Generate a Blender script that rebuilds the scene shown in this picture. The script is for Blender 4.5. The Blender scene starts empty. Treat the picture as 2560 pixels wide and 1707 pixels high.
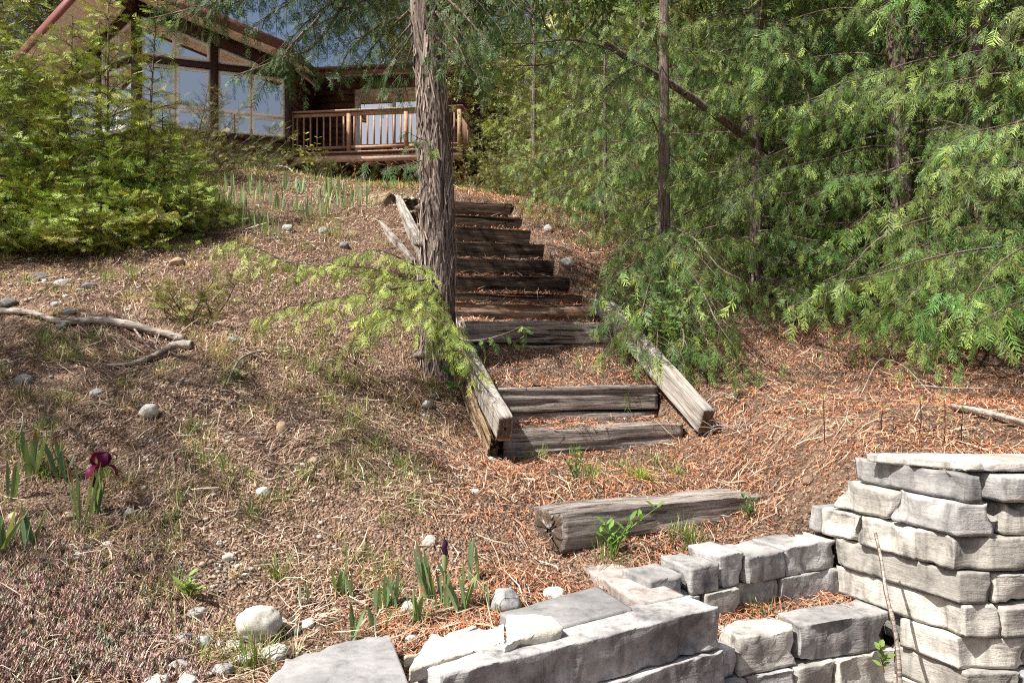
import bpy, math
import numpy as np
from mathutils import Matrix, Vector

sc = bpy.context.scene
COL = sc.collection
R = math.radians
# ---------------------------------------------------------------- camera
EYE = 1.6
W0, H0, F = 2560.0, 1707.0, 1991.1
cam_d = bpy.data.cameras.new('camera')
cam_d.lens, cam_d.sensor_width = 28.0, 36.0
cam_d.clip_start, cam_d.clip_end = 0.05, 2000
cam = bpy.data.objects.new('camera', cam_d)
COL.objects.link(cam)
cam.location = (0, 0, EYE)
cam.rotation_euler = (R(90), 0, 0)
sc.camera = cam
# ---------------------------------------------------------------- sky and sun
SUN_EL = 54.0
SX, SY = -0.85, -0.53                      # horizontal direction towards the sun
wd = bpy.data.worlds.new('World')
sc.world = wd
wd.use_nodes = True
nt = wd.node_tree
bg = nt.nodes['Background']
sky = nt.nodes.new('ShaderNodeTexSky')
sky.sky_type = 'NISHITA'
sky.sun_disc = False
sky.sun_elevation = R(SUN_EL)
sky.sun_rotation = math.atan2(SX, SY)
sky.air_density, sky.dust_density, sky.ozone_density = 1.0, 5.0, 1.0
nt.links.new(sky.outputs[0], bg.inputs[0])
bg.inputs[1].default_value = 0.062
sun_d = bpy.data.lights.new('sun', 'SUN')
sun_d.energy = 5.0
sun_d.angle = R(0.53)
sun_d.color = (1.0, 0.95, 0.87)
sun = bpy.data.objects.new('sun', sun_d)
COL.objects.link(sun)
_h = math.hypot(SX, SY)
_to = Vector((SX / _h * math.cos(R(SUN_EL)), SY / _h * math.cos(R(SUN_EL)), math.sin(R(SUN_EL))))
sun.rotation_euler = _to.to_track_quat('Z', 'Y').to_euler()
sun.location = (-20, -12, 30)
sc.view_settings.view_transform = 'Standard'
sc.view_settings.look = 'None'
sc.view_settings.gamma = 1.0
sc.view_settings.exposure = 0.88
sc.render.engine = 'CYCLES'
sc.cycles.max_bounces = 6
sc.cycles.transparent_max_bounces = 12
sc.cycles.use_denoising = False
sc.cycles.sample_clamp_indirect = 4.0
sc.cycles.filter_width = 1.1

# ---------------------------------------------------------------- helpers
def P(px, py, Y):
    return np.array([(px - W0 / 2) / F * Y, Y, EYE + (H0 / 2 - py) / F * Y])

def lin(r, g, b):
    f = lambda c: (c / 255 / 12.92) if c / 255 <= 0.04045 else ((c / 255 + 0.055) / 1.055) ** 2.4
    return np.array([f(r), f(g), f(b)])

def unit(v):
    v = np.asarray(v, float)
    return v / (np.linalg.norm(v) + 1e-12)

def _hash(ix, iy, iz, seed):
    with np.errstate(over='ignore'):
        h = (ix.astype(np.uint32) * np.uint32(374761393) + iy.astype(np.uint32) * np.uint32(668265263)
             + iz.astype(np.uint32) * np.uint32(2246822519) + np.uint32(seed * 3266489917 & 0xffffffff))
        h = (h ^ (h >> np.uint32(13))) * np.uint32(1274126177)
        h = (h ^ (h >> np.uint32(15))) * np.uint32(2654435761)
        return ((h ^ (h >> np.uint32(16))) & np.uint32(0xffffff)).astype(float) / 0xffffff

def vnoise(p, seed=0):
    p = np.asarray(p, float)
    i = np.floor(p).astype(np.int64)
    f = p - i
    u = f * f * (3 - 2 * f)
    r = 0
    for dx in (0, 1):
        for dy in (0, 1):
            for dz in (0, 1):
                w = (u[..., 0] if dx else 1 - u[..., 0]) * (u[..., 1] if dy else 1 - u[..., 1]) * (u[..., 2] if dz else 1 - u[..., 2])
                r = r + w * _hash(i[..., 0] + dx, i[..., 1] + dy, i[..., 2] + dz, seed)
    return r * 2 - 1

def fbm(p, octv=4, seed=0, gain=0.5):
    p = np.asarray(p, float)
    a, s, r = 1.0, 1.0, 0
    for o in range(octv):
        r = r + a * vnoise(p * s + 17.3 * o, seed + o)
        a *= gain
        s *= 2.03
    return r

def npmesh(name, V, Fc, mat, col=None, smooth=False):
    V = np.ascontiguousarray(V, dtype=np.float32)
    Fc = np.ascontiguousarray(Fc, dtype=np.int32)
    me = bpy.data.meshes.new(name)
    k = Fc.shape[1]
    me.vertices.add(len(V))
    me.vertices.foreach_set('co', V.ravel())
    me.loops.add(Fc.size)
    me.loops.foreach_set('vertex_index', Fc.ravel())
    me.polygons.add(len(Fc))
    me.polygons.foreach_set('loop_start', np.arange(0, Fc.size, k, dtype=np.int32))
    if smooth:
        me.polygons.foreach_set('use_smooth', np.ones(len(Fc), dtype=bool))
    if col is not None:
        c = np.ones((len(V), 4), np.float32)
        c[:, :3] = col
        a = me.attributes.new('Col', 'FLOAT_COLOR', 'POINT')
        a.data.foreach_set('color', c.ravel())
    me.update(calc_edges=True)
    if mat is not None:
        me.materials.append(mat)
    return me

def tag(o, label=None, cat=None, group=None, kind=None):
    if label: o['label'] = label
    if cat: o['category'] = cat
    if group: o['group'] = group
    if kind: o['kind'] = kind
    return o

def link(name, me, loc=(0, 0, 0), parent=None, rot=None, scale=None):
    o = bpy.data.objects.new(name, me)
    COL.objects.link(o)
    loc = np.asarray(loc, float)
    if parent is not None:
        o.parent = parent
        p = parent
        while p is not None:
            loc = loc - np.array(p.location)
            p = p.parent
    o.location = loc
    if rot is not None: o.rotation_euler = rot
    if scale is not None: o.scale = scale
    return o

def empty(name, loc):
    return link(name, None, loc)

def mob(name, V, Fc, mat, parent=None, col=None, smooth=False):
    """mesh object from world-space vertices; its origin is put at the middle of its base"""
    V = np.asarray(V, float)
    lo, hi = V.min(0), V.max(0)
    c = np.array([(lo[0] + hi[0]) / 2, (lo[1] + hi[1]) / 2, lo[2]])
    return link(name, npmesh(name, V - c, Fc, mat, col, smooth), c, parent)

def bez(pts, n):
    """Catmull-Rom through the points"""
    p = np.asarray(pts, float)
    p = np.vstack([2 * p[0] - p[1], p, 2 * p[-1] - p[-2]])
    m = len(p) - 3
    t = np.linspace(0, m, n)
    i = np.minimum(t.astype(int), m - 1)
    f = (t - i)[:, None]
    a, b, c, d = p[i], p[i + 1], p[i + 2], p[i + 3]
    return 0.5 * (2 * b + (c - a) * f + (2 * a - 5 * b + 4 * c - d) * f ** 2 + (3 * b - a - 3 * c + d) * f ** 3)

def frames(pts):
    t = np.gradient(pts, axis=0)
    t /= np.linalg.norm(t, axis=1)[:, None] + 1e-12
    ref = np.array([0.31, 0.17, 0.93]) if abs(t[0][2]) < 0.8 else np.array([1.0, 0.1, 0])
    a = np.cross(np.broadcast_to(ref, t.shape), t)
    a /= np.linalg.norm(a, axis=1)[:, None] + 1e-12
    return t, a, np.cross(t, a)

def tube(pts, rad, m=6):
    pts = np.asarray(pts, float)
    n = len(pts)
    rad = np.broadcast_to(np.asarray(rad, float), (n,))
    _, a, b = frames(pts)
    th = np.linspace(0, 2 * np.pi, m, endpoint=False)
    V = pts[:, None] + rad[:, None, None] * (np.cos(th)[None, :, None] * a[:, None] + np.sin(th)[None, :, None] * b[:, None])
    i = np.arange(n - 1)[:, None] * m
    j = np.arange(m)[None]
    k = (j + 1) % m
    q = np.stack([i + j, i + k, i + m + k, i + m + j], -1).reshape(-1, 4)
    return V.reshape(-1, 3), q

def q2t(q):
    return np.vstack([q[:, [0, 1, 2]], q[:, [0, 2, 3]]])

class Buf:
    """collects triangles with a colour per vertex"""
    def __init__(s): s.V, s.T, s.C, s.n = [], [], [], 0
    def add(s, V, T, c):
        V = np.asarray(V, float)
        T = np.asarray(T)
        if T.shape[1] == 4: T = q2t(T)
        s.V.append(V); s.T.append(T + s.n); s.C.append(np.broadcast_to(c, V.shape)); s.n += len(V)
    def arrays(s):
        return np.vstack(s.V), np.vstack(s.T), np.vstack(s.C)
    def obj(s, name, mat, parent=None, smooth=False):
        V, T, C = s.arrays()
        lo, hi = V.min(0), V.max(0)
        c = np.array([(lo[0] + hi[0]) / 2, (lo[1] + hi[1]) / 2, lo[2]])
        return link(name, npmesh(name, V - c, T, mat, C, smooth), c, parent)

def boxv(o, ex, ey, ez):
    """parallelepiped from a corner and three edge vectors"""
    o, ex, ey, ez = (np.asarray(v, float) for v in (o, ex, ey, ez))
    V = np.array([o, o + ex, o + ex + ey, o + ey, o + ez, o + ex + ez, o + ex + ey + ez, o + ey + ez])
    q = np.array([[0, 3, 2, 1], [4, 5, 6, 7], [0, 1, 5, 4], [1, 2, 6, 5], [2, 3, 7, 6], [3, 0, 4, 7]])
    if np.dot(np.cross(ex, ey), ez) < 0: q = q[:, ::-1]
    return V, q

def cubegrid(n, m, k):
    """surface of the cube [-1,1]^3, shared vertices, n*m*k cells"""
    idx, V, Q = {}, [], []
    def vid(i, j, l):
        key = (i, j, l)
        if key not in idx:
            idx[key] = len(V)
            V.append((2 * i / n - 1, 2 * j / m - 1, 2 * l / k - 1))
        return idx[key]
    for i in range(n):
        for j in range(m):
            Q.append((vid(i, j, 0), vid(i, j + 1, 0), vid(i + 1, j + 1, 0), vid(i + 1, j, 0)))
            Q.append((vid(i, j, k), vid(i + 1, j, k), vid(i + 1, j + 1, k), vid(i, j + 1, k)))
    for i in range(n):
        for l in range(k):
            Q.append((vid(i, 0, l), vid(i + 1, 0, l), vid(i + 1, 0, l + 1), vid(i, 0, l + 1)))
            Q.append((vid(i, m, l), vid(i, m, l + 1), vid(i + 1, m, l + 1), vid(i + 1, m, l)))
    for j in range(m):
        for l in range(k):
            Q.append((vid(0, j, l), vid(0, j, l + 1), vid(0, j + 1, l + 1), vid(0, j + 1, l)))
            Q.append((vid(n, j, l), vid(n, j + 1, l), vid(n, j + 1, l + 1), vid(n, j, l + 1)))
    return np.array(V), np.array(Q)

# ---------------------------------------------------------------- materials
class NT:
    def __init__(s, name):
        s.m = bpy.data.materials.new(name)
        s.m.use_nodes = True
        s.t = s.m.node_tree
        s.t.nodes.clear()
        s.out = s.t.nodes.new('ShaderNodeOutputMaterial')
    def n(s, typ, ins=None, **props):
        nd = s.t.nodes.new('ShaderNode' + typ)
        for k, v in props.items(): setattr(nd, k, v)
        for k, v in (ins or {}).items():
            if hasattr(v, 'is_output') or isinstance(v, bpy.types.NodeSocket): s.t.links.new(v, nd.inputs[k])
            else: nd.inputs[k].default_value = v
        return nd
    def coord(s, scale=(1, 1, 1), kind='Object', offset=True):
        tc = s.n('TexCoord')
        v = tc.outputs[kind]
        if offset:
            oi = s.n('ObjectInfo')
            sc_ = s.n('VectorMath', {0: (37.0, 53.0, 71.0)}, operation='SCALE')
            s.t.links.new(oi.outputs['Random'], sc_.inputs['Scale'])
            v = s.n('VectorMath', {0: v, 1: sc_.outputs[0]}, operation='ADD').outputs[0]
        return s.n('Mapping', {'Vector': v, 'Scale': scale}).outputs[0]
    def noise(s, v, scale, detail=4, rough=0.55, dist=0.0):
        return s.n('TexNoise', {'Vector': v, 'Scale': scale, 'Detail': detail, 'Roughness': rough, 'Distortion': dist}).outputs[0]
    def ramp(s, f, stops):
        nd = s.n('ValToRGB', {'Fac': f})
        cr = nd.color_ramp
        while len(cr.elements) < len(stops): cr.elements.new(0.5)
        for e, (p, c) in zip(cr.elements, stops):
            e.position = p
            e.color = (*c, 1) if len(c) == 3 else c
        return nd.outputs[0]
    def val(s, f, lo, hi, a=0.0, b=1.0):
        return s.n('MapRange', {'Value': f, 'From Min': lo, 'From Max': hi, 'To Min': a, 'To Max': b}).outputs[0]
    def mix(s, f, a, b, mode='MIX'):
        nd = s.n('MixRGB', {'Fac': f, 'Color1': a if not isinstance(a, tuple) or len(a) == 4 else (*a, 1),
                            'Color2': b if not isinstance(b, tuple) or len(b) == 4 else (*b, 1)}, blend_type=mode)
        return nd.outputs[0]
    def math(s, op, a, b=0.0):
        return s.n('Math', {0: a, 1: b}, operation=op).outputs[0]
    def bump(s, h, strength=0.5, dist=0.01, normal=None):
        d = {'Height': h, 'Strength': strength, 'Distance': dist}
        if normal is not None: d['Normal'] = normal
        return s.n('Bump', d).outputs[0]
    def bsdf(s, color, rough=0.8, spec=0.25, normal=None, **kw):
        d = {'Base Color': color if not isinstance(color, tuple) else (*color, 1), 'Roughness': rough, 'Specular IOR Level': spec}
        if normal is not None: d['Normal'] = normal
        d.update(kw)
        nd = s.n('BsdfPrincipled', d)
        s.t.links.new(nd.outputs[0], s.out.inputs[0])
        return nd

def m_plain(name, c, rough=0.6, spec=0.3, var=0.25, bump=0.0, scale=12):
    N = NT(name)
    v = N.coord()
    f = N.noise(v, scale, 5)
    oi = N.n('ObjectInfo')
    c = np.array(c)
    col = N.ramp(f, [(0.3, tuple(c * (1 - var))), (0.7, tuple(np.minimum(c * (1 + var), 0.9)))])
    br = N.val(oi.outputs['Random'], 0, 1, 1 - var, 1 + var * 0.6)
    col = N.n('VectorMath', {0: col, 'Scale': br}, operation='SCALE').outputs[0]
    N.bsdf(col, rough, spec, N.bump(f, bump, 0.01) if bump else None)
    return N.m

def m_soil():
    N = NT('soil')
    v = N.coord(offset=False)
    a = N.noise(v, 1.3, 5, 0.6)
    b = N.noise(v, 22, 6, 0.7)
    c = N.noise(v, 95, 3, 0.7)
    f = N.math('ADD', N.math('MULTIPLY', a, 0.45), N.math('MULTIPLY', b, 0.55))
    col = N.ramp(f, [(0.34, (0.07, 0.045, 0.033)), (0.47, (0.23, 0.15, 0.105)), (0.57, (0.42, 0.28, 0.20)), (0.7, (0.54, 0.395, 0.29))])
    col = N.mix(N.val(c, 0.35, 0.7, 0, 0.55), col, (0.10, 0.065, 0.05))
    v3 = N.n('TexVoronoi', {'Vector': v, 'Scale': 85.0})
    sepc = N.n('SeparateColor', {0: v3.outputs['Color']})
    col = N.mix(N.val(sepc.outputs[0], 0.72, 0.78, 0, 0.5), col, (0.50, 0.37, 0.28))
    col = N.mix(N.val(sepc.outputs[1], 0.74, 0.8, 0, 0.6), col, (0.06, 0.04, 0.03))
    vo = N.n('TexVoronoi', {'Vector': v, 'Scale': 55.0})
    h = N.math('ADD', N.math('MULTIPLY', b, 0.7), N.math('MULTIPLY', vo.outputs[0], -0.4))
    h = N.math('ADD', h, N.math('MULTIPLY', c, 0.35))
    h = N.math('ADD', h, N.math('MULTIPLY', v3.outputs[0], -0.5))
    N.bsdf(col, 0.95, 0.1, N.bump(h, 1.0, 0.045))
    return N.m

def m_leaf(name, trans=0.35, rough=0.5, spec=0.35, gain=1.0):
    N = NT(name)
    at = N.n('Attribute', attribute_name='Col')
    col = at.outputs['Color']
    if gain != 1.0: col = N.n('VectorMath', {0: col, 'Scale': gain}, operation='SCALE').outputs[0]
    p = N.n('BsdfPrincipled', {'Base Color': col, 'Roughness': rough, 'Specular IOR Level': spec})
    tcol = N.mix(1.0, col, (1.0, 1.0, 0.45), 'MULTIPLY')
    tl = N.n('BsdfTranslucent', {'Color': N.n('VectorMath', {0: tcol, 'Scale': 1.4}, operation='SCALE').outputs[0]})
    mx = N.n('MixShader', {0: trans, 1: p.outputs[0], 2: tl.outputs[0]})
    N.t.links.new(mx.outputs[0], N.out.inputs[0])
    return N.m

def m_vcol(name, rough=0.9, spec=0.1):
    N = NT(name)
    at = N.n('Attribute', attribute_name='Col')
    N.bsdf(at.outputs['Color'], rough, spec)
    return N.m

def m_wood(name, stops, end=(0.16, 0.12, 0.09), scale=1.0, bump=0.9, redness=0.0, crack=True):
    """weathered timber, grain along local X"""
    N = NT(name)
    v = N.coord((1.6 * scale, 26 * scale, 26 * scale))
    v2 = N.coord((0.8, 5, 5))
    g = N.noise(v, 2.2, 7, 0.65, 0.6)
    fine = N.noise(N.coord((5, 130, 130)), 1.6, 4, 0.7)
    b = N.noise(v2, 2.0, 4, 0.6)
    f = N.math('ADD', N.math('MULTIPLY', g, 0.5), N.math('ADD', N.math('MULTIPLY', fine, 0.2), N.math('MULTIPLY', b, 0.3)))
    f = N.val(f, 0.38, 0.62, 0.28, 0.78)
    col = N.ramp(f, stops)
    if redness:
        rr = N.val(N.noise(v2, 3.1, 5, 0.7), 0.5, 0.62, 0, redness)
        col = N.mix(rr, col, (0.34, 0.13, 0.055))
    cr = N.val(g, 0.30, 0.39, 1, 0)
    if crack: col = N.mix(N.math('MULTIPLY', cr, 0.75), col, (0.018, 0.014, 0.012))
    # end grain: faces that look along local X
    tc = N.n('TexCoord')
    sep = N.n('SeparateXYZ', {0: tc.outputs['Normal']})
    ax = N.val(N.math('ABSOLUTE', sep.outputs[0]), 0.75, 0.9, 0, 1)
    sp = N.n('SeparateXYZ', {0: tc.outputs['Object']})
    cmb = N.n('CombineXYZ', {0: 0.0, 1: sp.outputs[1], 2: sp.outputs[2]})
    rad = N.n('VectorMath', {0: cmb.outputs[0], 1: (0, 0.02, 0.03)}, operation='DISTANCE').outputs['Value']
    ring = N.math('SINE', N.math('ADD', N.math('MULTIPLY', rad, 700.0), N.math('MULTIPLY', b, 9.0)))
    ecol = N.mix(N.val(ring, -1, 1, 0, 0.6), (*end, 1), tuple(np.array(end) * 0.45) + (1,))
    col = N.mix(ax, col, ecol)
    h = N.math('SUBTRACT', N.math('ADD', g, N.math('MULTIPLY', fine, 0.45)), N.math('MULTIPLY', cr, 0.8))
    N.bsdf(col, 0.9, 0.12, N.bump(h, bump, 0.02))
    return N.m

def m_stone(name, light, mid, dark, streak=0.6, bump=0.6, rust=0.0):
    N = NT(name)
    v = N.coord()
    a = N.noise(v, 4.5, 6, 0.62, 0.3)
    b = N.noise(v, 26, 6, 0.68)
    c = N.noise(v, 120, 3, 0.7)
    s = N.noise(N.coord((11, 11, 1.6)), 1.5, 5, 0.65, 0.4)          # weather streaks running down
    f = N.math('ADD', N.math('MULTIPLY', a, 0.6), N.math('MULTIPLY', b, 0.4))
    col = N.ramp(f, [(0.36, tuple(np.array(dark) * .8)), (0.46, mid), (0.56, light), (0.68, tuple(np.minimum(np.array(light) * 1.25, 0.8)))])
    tc = N.n('TexCoord')
    nz = N.n('SeparateXYZ', {0: tc.outputs['Normal']}).outputs[2]
    side = N.val(N.math('ABSOLUTE', nz), 0.35, 0.8, 1, 0.25)
    st = N.math('MULTIPLY', N.val(s, 0.5, 0.68, 0, streak), side)
    col = N.mix(st, col, tuple(np.array(dark) * 0.42) + (1,))
    big = N.noise(v, 1.8, 4, 0.6)
    col = N.mix(N.val(big, 0.46, 0.62, 0, 0.55), col, tuple(np.array(dark) * 0.95) + (1,))
    br = N.val(N.n('ObjectInfo').outputs['Random'], 0, 1, 0.70, 1.12)
    col = N.n('VectorMath', {0: col, 'Scale': br}, operation='SCALE').outputs[0]
    bed = N.noise(N.coord((4, 4, 26)), 1.3, 5, 0.65, 0.8)            # bedding planes of the limestone
    col = N.mix(N.math('MULTIPLY', N.val(bed, 0.54, 0.70, 0, 0.38), side), col, tuple(np.array(dark) * 0.7) + (1,))
    spk = N.val(c, 0.62, 0.75, 0, 0.5)
    col = N.mix(spk, col, tuple(np.array(dark) * 0.5) + (1,))
    if rust:
        col = N.mix(N.val(N.noise(v, 17, 5, 0.7), 0.52, 0.66, 0, rust), col, (0.23, 0.13, 0.075))
    h = N.math('ADD', N.math('MULTIPLY', a, 0.6), N.math('ADD', N.math('MULTIPLY', b, 0.4), N.math('MULTIPLY', c, 0.10)))
    h = N.math('ADD', h, N.math('MULTIPLY', N.math('MULTIPLY', bed, side), 0.5))
    N.bsdf(col, 0.88, 0.2, N.bump(h, bump * .75, 0.03))
    return N.m

def m_rock():
    N = NT('cobble')
    v = N.coord()
    oi = N.n('ObjectInfo')
    a = N.noise(v, 6, 5, 0.6)
    b = N.noise(v, 60, 4, 0.7)
    k = N.ramp(a, [(0.3, (0.55, 0.54, 0.53)), (0.5, (0.9, 0.89, 0.87)), (0.75, (1.15, 1.13, 1.1))])
    col = N.mix(1.0, oi.outputs['Color'], k, 'MULTIPLY')
    col = N.mix(N.val(b, 0.6, 0.72, 0, 0.45), col, (0.12, 0.115, 0.11))
    N.bsdf(col, 0.85, 0.2, N.bump(N.math('ADD', a, N.math('MULTIPLY', b, 0.4)), 0.35, 0.02))
    return N.m

def m_bark():
    N = NT('cedar_bark')
    v = N.coord((14, 14, 1.6))
    a = N.noise(v, 2.0, 7, 0.68, 0.9)
    v2 = N.coord((60, 60, 5))
    b = N.noise(v2, 1.5, 5, 0.7, 0.5)
    c = N.noise(N.coord((2, 2, 1.2)), 2.0, 3)
    f = N.math('ADD', N.math('MULTIPLY', a, 0.55), N.math('MULTIPLY', b, 0.45))
    col = N.ramp(f, [(0.37, (0.035, 0.027, 0.023)), (0.45, (0.14, 0.108, 0.091)), (0.54, (0.27, 0.222, 0.195)), (0.66, (0.46, 0.40, 0.365))])
    col = N.mix(N.val(c, 0.5, 0.68, 0, 0.3), col, (0.17, 0.11, 0.085), 'MULTIPLY' if False else 'MIX')
    N.bsdf(col, 0.95, 0.1, N.bump(f, 1.0, 0.035))
    return N.m

def m_brick():
    return m_plain('brick_clay', (0.30, 0.085, 0.04), 0.85, 0.15, 0.35, 0.3, 30)

def m_glass():
    N = NT('window_glass')
    tr = N.n('BsdfTransparent', {'Color': (0.62, 0.66, 0.72, 1)})
    gl = N.n('BsdfGlossy', {'Color': (1.0, 0.96, 0.93, 1), 'Roughness': 0.02})
    mx = N.n('MixShader', {0: 0.8, 1: tr.outputs[0], 2: gl.outputs[0]})
    N.t.links.new(mx.outputs[0], N.out.inputs[0])
    return N.m

MAT = dict(
    soil=m_soil(), leaf=m_leaf('cedar_foliage', 0.10, 0.5, 0.25), litter=m_vcol('dry_litter'), grass=m_leaf('blade', 0.3, 0.5, 0.3),
    bark=m_bark(), rock=m_rock(),
    timber=m_wood('weathered_timber', [(0.3, (0.085, 0.072, 0.064)), (0.46, (0.22, 0.19, 0.172)), (0.6, (0.36, 0.32, 0.29)), (0.75, (0.50, 0.46, 0.42))]),
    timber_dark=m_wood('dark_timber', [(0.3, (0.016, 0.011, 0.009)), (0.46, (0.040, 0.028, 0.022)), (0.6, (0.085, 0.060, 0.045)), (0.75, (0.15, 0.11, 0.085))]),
    timber_rot=m_wood('rotten_timber', [(0.3, (0.06, 0.036, 0.025)), (0.46, (0.20, 0.13, 0.09)), (0.6, (0.36, 0.26, 0.19)), (0.75, (0.46, 0.38, 0.31))], redness=0.7, bump=0.9),
    timber_split=m_wood('split_timber', [(0.3, (0.06, 0.035, 0.018)), (0.46, (0.20, 0.135, 0.08)), (0.6, (0.36, 0.27, 0.18)), (0.75, (0.5, 0.42, 0.32))], bump=0.9),
    board=m_wood('grey_board', [(0.3, (0.13, 0.115, 0.105)), (0.46, (0.26, 0.235, 0.21)), (0.6, (0.40, 0.365, 0.33)), (0.75, (0.52, 0.48, 0.44))], bump=0.3, crack=False),
    drift=m_wood('bleached_wood', [(0.3, (0.12, 0.095, 0.08)), (0.46, (0.28, 0.24, 0.21)), (0.6, (0.45, 0.40, 0.36)), (0.75, (0.58, 0.54, 0.5))], bump=0.6),
    stone=m_stone('grey_limestone', (0.48, 0.47, 0.46), (0.34, 0.335, 0.335), (0.18, 0.178, 0.182), 0.75, 0.6, 0.12),
    cream=m_stone('cream_limestone', (0.56, 0.535, 0.49), (0.44, 0.42, 0.385), (0.20, 0.19, 0.18), 0.55, 0.55),
    flag=m_stone('flagstone', (0.36, 0.355, 0.355), (0.28, 0.278, 0.282), (0.18, 0.178, 0.182), 0.0, 0.35),
    flag_rust=m_stone('stained_limestone', (0.44, 0.41, 0.385), (0.34, 0.315, 0.30), (0.22, 0.205, 0.20), 0.5, 0.4, 0.75),
    pale=m_stone('pale_rock', (0.66, 0.62, 0.53), (0.56, 0.52, 0.45), (0.36, 0.33, 0.28), 0.0, 0.8),
    siding=m_plain('stained_siding', (0.10, 0.045, 0.038), 0.6, 0.3, 0.3, 0.2, 8),
    trim=m_plain('dark_trim', (0.050, 0.024, 0.022), 0.55, 0.3, 0.2),
    fascia=m_plain('fascia_metal', (0.20, 0.072, 0.068), 0.4, 0.4, 0.12),
    gutter=m_plain('gutter_metal', (0.060, 0.030, 0.032), 0.35, 0.5, 0.1),
    soffit=m_plain('soffit_board', (0.80, 0.73, 0.62), 0.6, 0.3, 0.08),
    shingle=m_plain('shingle', (0.09, 0.06, 0.055), 0.9, 0.1, 0.3, 0.4, 40),
    deck=m_plain('stained_deck', (0.32, 0.195, 0.125), 0.65, 0.25, 0.3, 0.2, 14),
    deckpale=m_plain('faded_deck', (0.43, 0.30, 0.225), 0.75, 0.2, 0.3, 0.2, 14),
    white=m_plain('white_frame', (0.82, 0.83, 0.84), 0.45, 0.4, 0.04),
    glass=m_glass(), brick=m_brick(), mortar=m_plain('mortar', (0.26, 0.20, 0.17), 0.95, 0.1, 0.2),
    curtain=m_plain('curtain_cloth', (0.78, 0.79, 0.78), 0.9, 0.1, 0.05),
    room=m_plain('room_wall', (0.34, 0.33, 0.33), 0.9, 0.1, 0.05),
    metal=m_plain('handle_metal', (0.30, 0.30, 0.30), 0.35, 0.5, 0.05),
    petal=m_leaf('iris_petal', 0.3, 0.45, 0.3),
)
# ---------------------------------------------------------------- terrain
CP = [  # picture position and distance of points on the ground
    (-600, 1707, 2.7), (0, 1707, 2.62), (300, 1707, 2.62), (560, 1690, 2.62), (0, 1500, 2.98), (400, 1480, 3.1), (644, 1590, 2.98), (900, 1600, 2.88), (1000, 1680, 2.6),
    (1165, 1545, 2.98), (1270, 1530, 3.1), (1000, 1450, 3.28), (700, 1400, 3.4), (230, 1285, 3.53), (-400, 1285, 3.5), (700, 1200, 3.85), (1100, 1300, 3.68),
    (1402, 1385, 3.6), (1330, 1300, 3.85), (1850, 1283, 4.15), (1560, 1200, 4.25), (1000, 1150, 4.3), (370, 1030, 4.3), (-500, 1030, 4.3), (800, 1000, 4.7),
    (1262, 1147, 4.85), (1500, 1130, 4.95), (1720, 1095, 5.15), (250, 815, 5.26), (-600, 815, 5.3), (700, 850, 5.35), (1100, 905, 5.6), (950, 840, 5.7), (250, 590, 6.96), (-700, 590, 7.0),
    (700, 640, 6.8), (900, 660, 6.9), (600, 430, 9.96), (100, 430, 10.0), (-900, 450, 10.0), (980, 510, 8.4), (900, 470, 9.3), (850, 560, 7.9),
    (900, 474, 12), (1000, 478, 14.5), (700, 446, 13), (550, 440, 14), (1150, 480, 13),
    (1880, 960, 5.8), (1600, 800, 6.5), (1660, 750, 7.0), (1450, 640, 7.8), (1310, 520, 9.0), (1500, 560, 9.5),
    (2560, 925, 6.3), (2560, 1130, 3.8), (2200, 1140, 3.95), (2100, 950, 6.0), (2100, 1150, 4.05), (1900, 1240, 4.25), (1980, 1330, 3.85), (2060, 1290, 3.75),
    (1850, 1000, 5.3), (2430, 830, 7.0), (2000, 740, 8.6), (2560, 640, 10.0), (2000, 580, 13.5), (3000, 900, 6.3), (3000, 1130, 3.8),
]
C3 = [P(*c) for c in CP]
for x, y, z in [(-12, 22, 3.9), (-6, 21, 3.75), (-2, 21, 3.7), (3, 22, 3.9), (14, 22, 4.2), (-12, 12, 2.6), (6, 15, 2.5), (12, 12, 2.0), (-9, 4, -.5), (-9, 8, 1.2), (9, 4, -.4), (9, 8, .7),
                (-30, 40, 7.5), (0, 40, 9), (30, 40, 10), (-60, 80, 14), (0, 80, 18), (60, 80, 20), (0, 150, 26), (-90, 150, 24), (90, 150, 28), (-60, 20, 3), (60, 20, 3),
                (-3, 1.2, -1.5), (-1, 1.4, -1.5), (1, 1.6, -1.5), (3, 1.6, -1.4), (-10, -10, -1.7), (10, -10, -1.7), (0, -12, -1.7), (-60, -10, -2), (60, -10, -2)]:
    C3.append(np.array([x, y, z + EYE]))
C3 = np.array(C3)
def _tps(r):
    return np.where(r > 1e-9, r * r * np.log(r + 1e-12), 0)
_n = len(C3)
_K = _tps(np.linalg.norm(C3[:, None, :2] - C3[None, :, :2], axis=2)) + np.eye(_n) * 0.02
_Pm = np.c_[np.ones(_n), C3[:, :2]]
_A = np.block([[_K, _Pm], [_Pm.T, np.zeros((3, 3))]])
_w = np.linalg.solve(_A, np.r_[C3[:, 2], 0, 0, 0])
def tps(x, y):
    x = np.clip(x, -90, 90); y = np.clip(y, -12, 150)
    out = _w[_n] + _w[_n + 1] * x + _w[_n + 2] * y
    for k in range(_n):
        out = out + _w[k] * _tps(np.hypot(x - C3[k, 0], y - C3[k, 1]))
    return out

def inpoly(x, y, poly):
    c = np.zeros(np.shape(x), bool)
    n = len(poly)
    for i in range(n):
        x0, y0 = poly[i]; x1, y1 = poly[(i + 1) % n]
        hit = ((y0 > y) != (y1 > y)) & (x < (x1 - x0) * (y - y0) / (y1 - y0 + 1e-12) + x0)
        c ^= hit
    return c

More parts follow.
